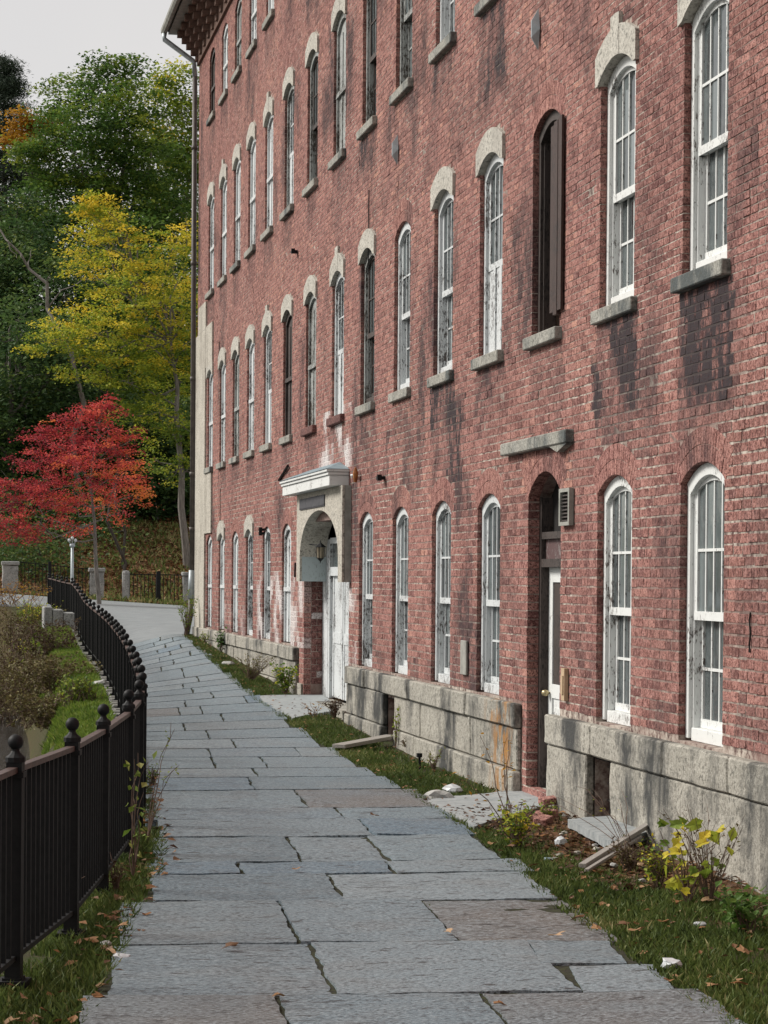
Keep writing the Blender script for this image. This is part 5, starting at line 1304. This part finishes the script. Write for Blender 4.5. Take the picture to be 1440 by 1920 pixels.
# brush along the river bank
for k, (px, py, Y, w_, h, mt, t, lab) in enumerate(((12, 1240, 57, 1.2, 1.3, 'brush', .45, 'tall brown brush cut by the left edge of the picture'), (15, 1310, 49, 1.0, 1.1, 'brush', .3, 'dark tangle of stems above the water at the left edge'), (35, 1200, 60, 1.0, 1.1, 'brush', .55, 'golden brown brush at the left edge of the river bank'), (70, 1190, 60, .4, .6, 'yellow', .5, 'yellow flowering weeds at the top of the river bank'),
        (25, 1280, 52, .9, 1.1, 'brush', .35, 'dark brown brush low at the left edge by the water'), (85, 1250, 50, .8, .9, 'brush', .15, 'dark mahogany clump of dead bracken on the bank'), (95, 1400, 36, .5, .5, 'brush', .6, 'scraggly grey brown weeds above the second ball of the railing'), (60, 1335, 46, .8, .8, 'brush', .55, 'grey brown twiggy bush by the water'),
        (105, 1350, 41, .6, .6, 'brush', .65, 'mottled grey green bush on the bank behind the second post'), (150, 1385, 34, .28, .4, 'green', .85, 'small green and brown bush seen over the railing between the ball posts'),
        (55, 1225, 56, .35, .7, 'yellow', .45, 'yellow leaved shrub in the middle of the river bank'), (10, 1160, 66, 1.0, .7, 'orange', .5, 'orange brown weeds by the road at the left edge'), (80, 1290, 46, .7, .7, 'brush', .5, 'loose brown twigs in front of the bracken clump'))):
    c = at(px, py, Y); g0 = float(gz(c[0], c[1])); base = np.array([c[0], c[1], max(g0, -3.05)-.05]); hh = max(h, (c[2]+.25-base[2]))
    plant('bank_shrub', lab, base, hh, 70, w_*1.15, LEAF[mt], 3200 if mt == 'brush' else 800, .06, t, 'shrub', sr=.006, tsd=.3, bspread=w_*.55, lowcut=.02)

# ------------------------------------------------------------------ small debris
def blob(name, label, cat, px, py, r, mat, sq=.6, seed=0, z=0):
    p = gpt(px, py); bm = bmesh.new(); bmesh.ops.create_icosphere(bm, subdivisions=2, radius=r)
    for v in bm.verts:
        n_ = mnoise.noise_vector(v.co*(2.2/r)*.5+Vector((seed, seed, 0))); v.co += n_*r*.45; v.co.z *= sq
    me = bpy.data.meshes.new(name); bm.to_mesh(me); bm.free(); me.materials.append(mat); o_ = link(name, me); o_.location = (p[0], p[1], float(gz(p[0], p[1]))+r*sq*.45+z); tag(o_, label, cat)
blob('rock', 'pale rounded rock in the grass at the end of the door slab', 'rock', 822, 1497, .11, M['rock'], .45, 1)
blob('plastic_scrap', 'crumpled white plastic beside the pale rounded rock', 'litter', 848, 1487, .09, M['plastic'], .6, 2)
blob('plastic_scrap', 'crumpled white bag on the dirt between door slab and cellar opening', 'litter', 1052, 1583, .045, M['plastic'], .8, 3)
blob('plastic_scrap', 'white rag lying alone in the grass at the lower right', 'litter', 1257, 1812, .055, M['plastic'], .5, 4)
blob('plastic_scrap', 'white plastic scrap in the grass edge at lower left of the path', 'litter', 225, 1797, .05, M['plastic'], .35, 5)
blob('rock', 'small grey stone beside the railing grass', 'rock', 199, 1774, .03, M['rock'], .7, 6)
blob('plastic_scrap', 'bluish scrap in the grass beside the leaf litter', 'litter', 1027, 1613, .035, M['bluetin'], .4, 7)
blob('plastic_scrap', 'tiny white scrap right of the leaf litter at the right edge', 'litter', 1312, 1735, .035, M['plastic'], .4, 8)
blob('rock', 'flat grey stone in the grass beside the far weeds', 'rock', 428, 1246, .12, M['rock'], .3, 9)
blob('rock', 'grey boulder on the bright bank grass beyond the railing', 'rock', 190, 1285, .13, M['rock'], .5, 10)
blob('rock', 'dark slate chip lying on the wide slab at lower right', 'rock', 923, 1795, .028, M['darkbark'], .35, 11)
for k in range(26):
    px = rng.uniform(1010, 1210); py = 1535+rng.uniform(0, 1)*70+(px-1010)*.25
    if k < 2: continue
    p = gpt(px, py)
    if p[0] > D-.12 or p[0] < 3.9: continue
    blob('rubble_chip', 'small grey stone chip in the rubble under the cellar opening', 'rubble', px, py, rng.uniform(.014, .03), M['granite' if k % 5 else 'rock'], .6, 20+k)
    bpy.data.objects[C.objects[-1].name]['group'] = 'stone chips under the cellar opening'
for k, (px, py, rz, lab) in enumerate(((1034, 1516, .3, 'loose red brick on top of the rubble by the door slab'), (1018, 1545, 1.0, 'orange brick lying lowest in the rubble near the bramble'), (1022, 1533, .6, 'broken brick between the two other loose bricks'))):
    p = gpt(px, py); m = MB(); m.box(-.10, .10, -.05, .05, 0, .055); me = m.mesh('loose_brick', M['brick'], bevel=.006)
    a = me.attributes.new('tint', 'FLOAT', 'POINT'); a.data.foreach_set('value', [.75]*len(me.vertices)); o_ = link('loose_brick', me); o_.location = (p[0], p[1], float(gz(p[0], p[1]))+.0+.04*(k == 0)); o_.rotation_euler = (.1, -.08, rz); tag(o_, lab, 'brick')
def plank(px0, py0, px1, py1, w_, t_, lab, z0_=.03, z1_=.03, mat='plank'):
    a = gpt(px0, py0); b = gpt(px1, py1); a[2] = float(gz(a[0], a[1]))+z0_; b[2] = float(gz(b[0], b[1]))+z1_
    d = Vector(b-a); L = d.length; m = MB(); m.box(-L/2, L/2, -w_/2, w_/2, -t_/2, t_/2); me = m.mesh('plank', M[mat], bevel=.003)
    o_ = link('plank', me); o_.location = (a+b)/2; o_.rotation_euler = d.to_track_quat('X', 'Z').to_euler(); tag(o_, lab, 'plank')
plank(1092, 1632, 1212, 1580, .05, .03, 'weathered grey plank leaning on the slab under the cellar opening', .03, .12)
plank(1100, 1638, 1200, 1588, .03, .02, 'thinner split plank just below the leaning grey plank', .02, .07)
plank(635, 1408, 735, 1391, .16, .04, 'mossy grey board across the grass towards the dark cellar gap', .05, .06)
p = gpt(788, 1437); m = MB(); m.tube([(p[0], p[1], p[2]-.05), (p[0]-.01, p[1], p[2]+.12)], .012, 6); m.tube([(p[0]-.01, p[1], p[2]+.09), (p[0]-.01, p[1], p[2]+.13)], .03, 8)
o_ = m.build('garden_spike', M['iron']); centre_origin(o_); tag(o_, 'short black garden light spike standing in the grass', 'garden light')
print('tris ready', len(bpy.data.objects))
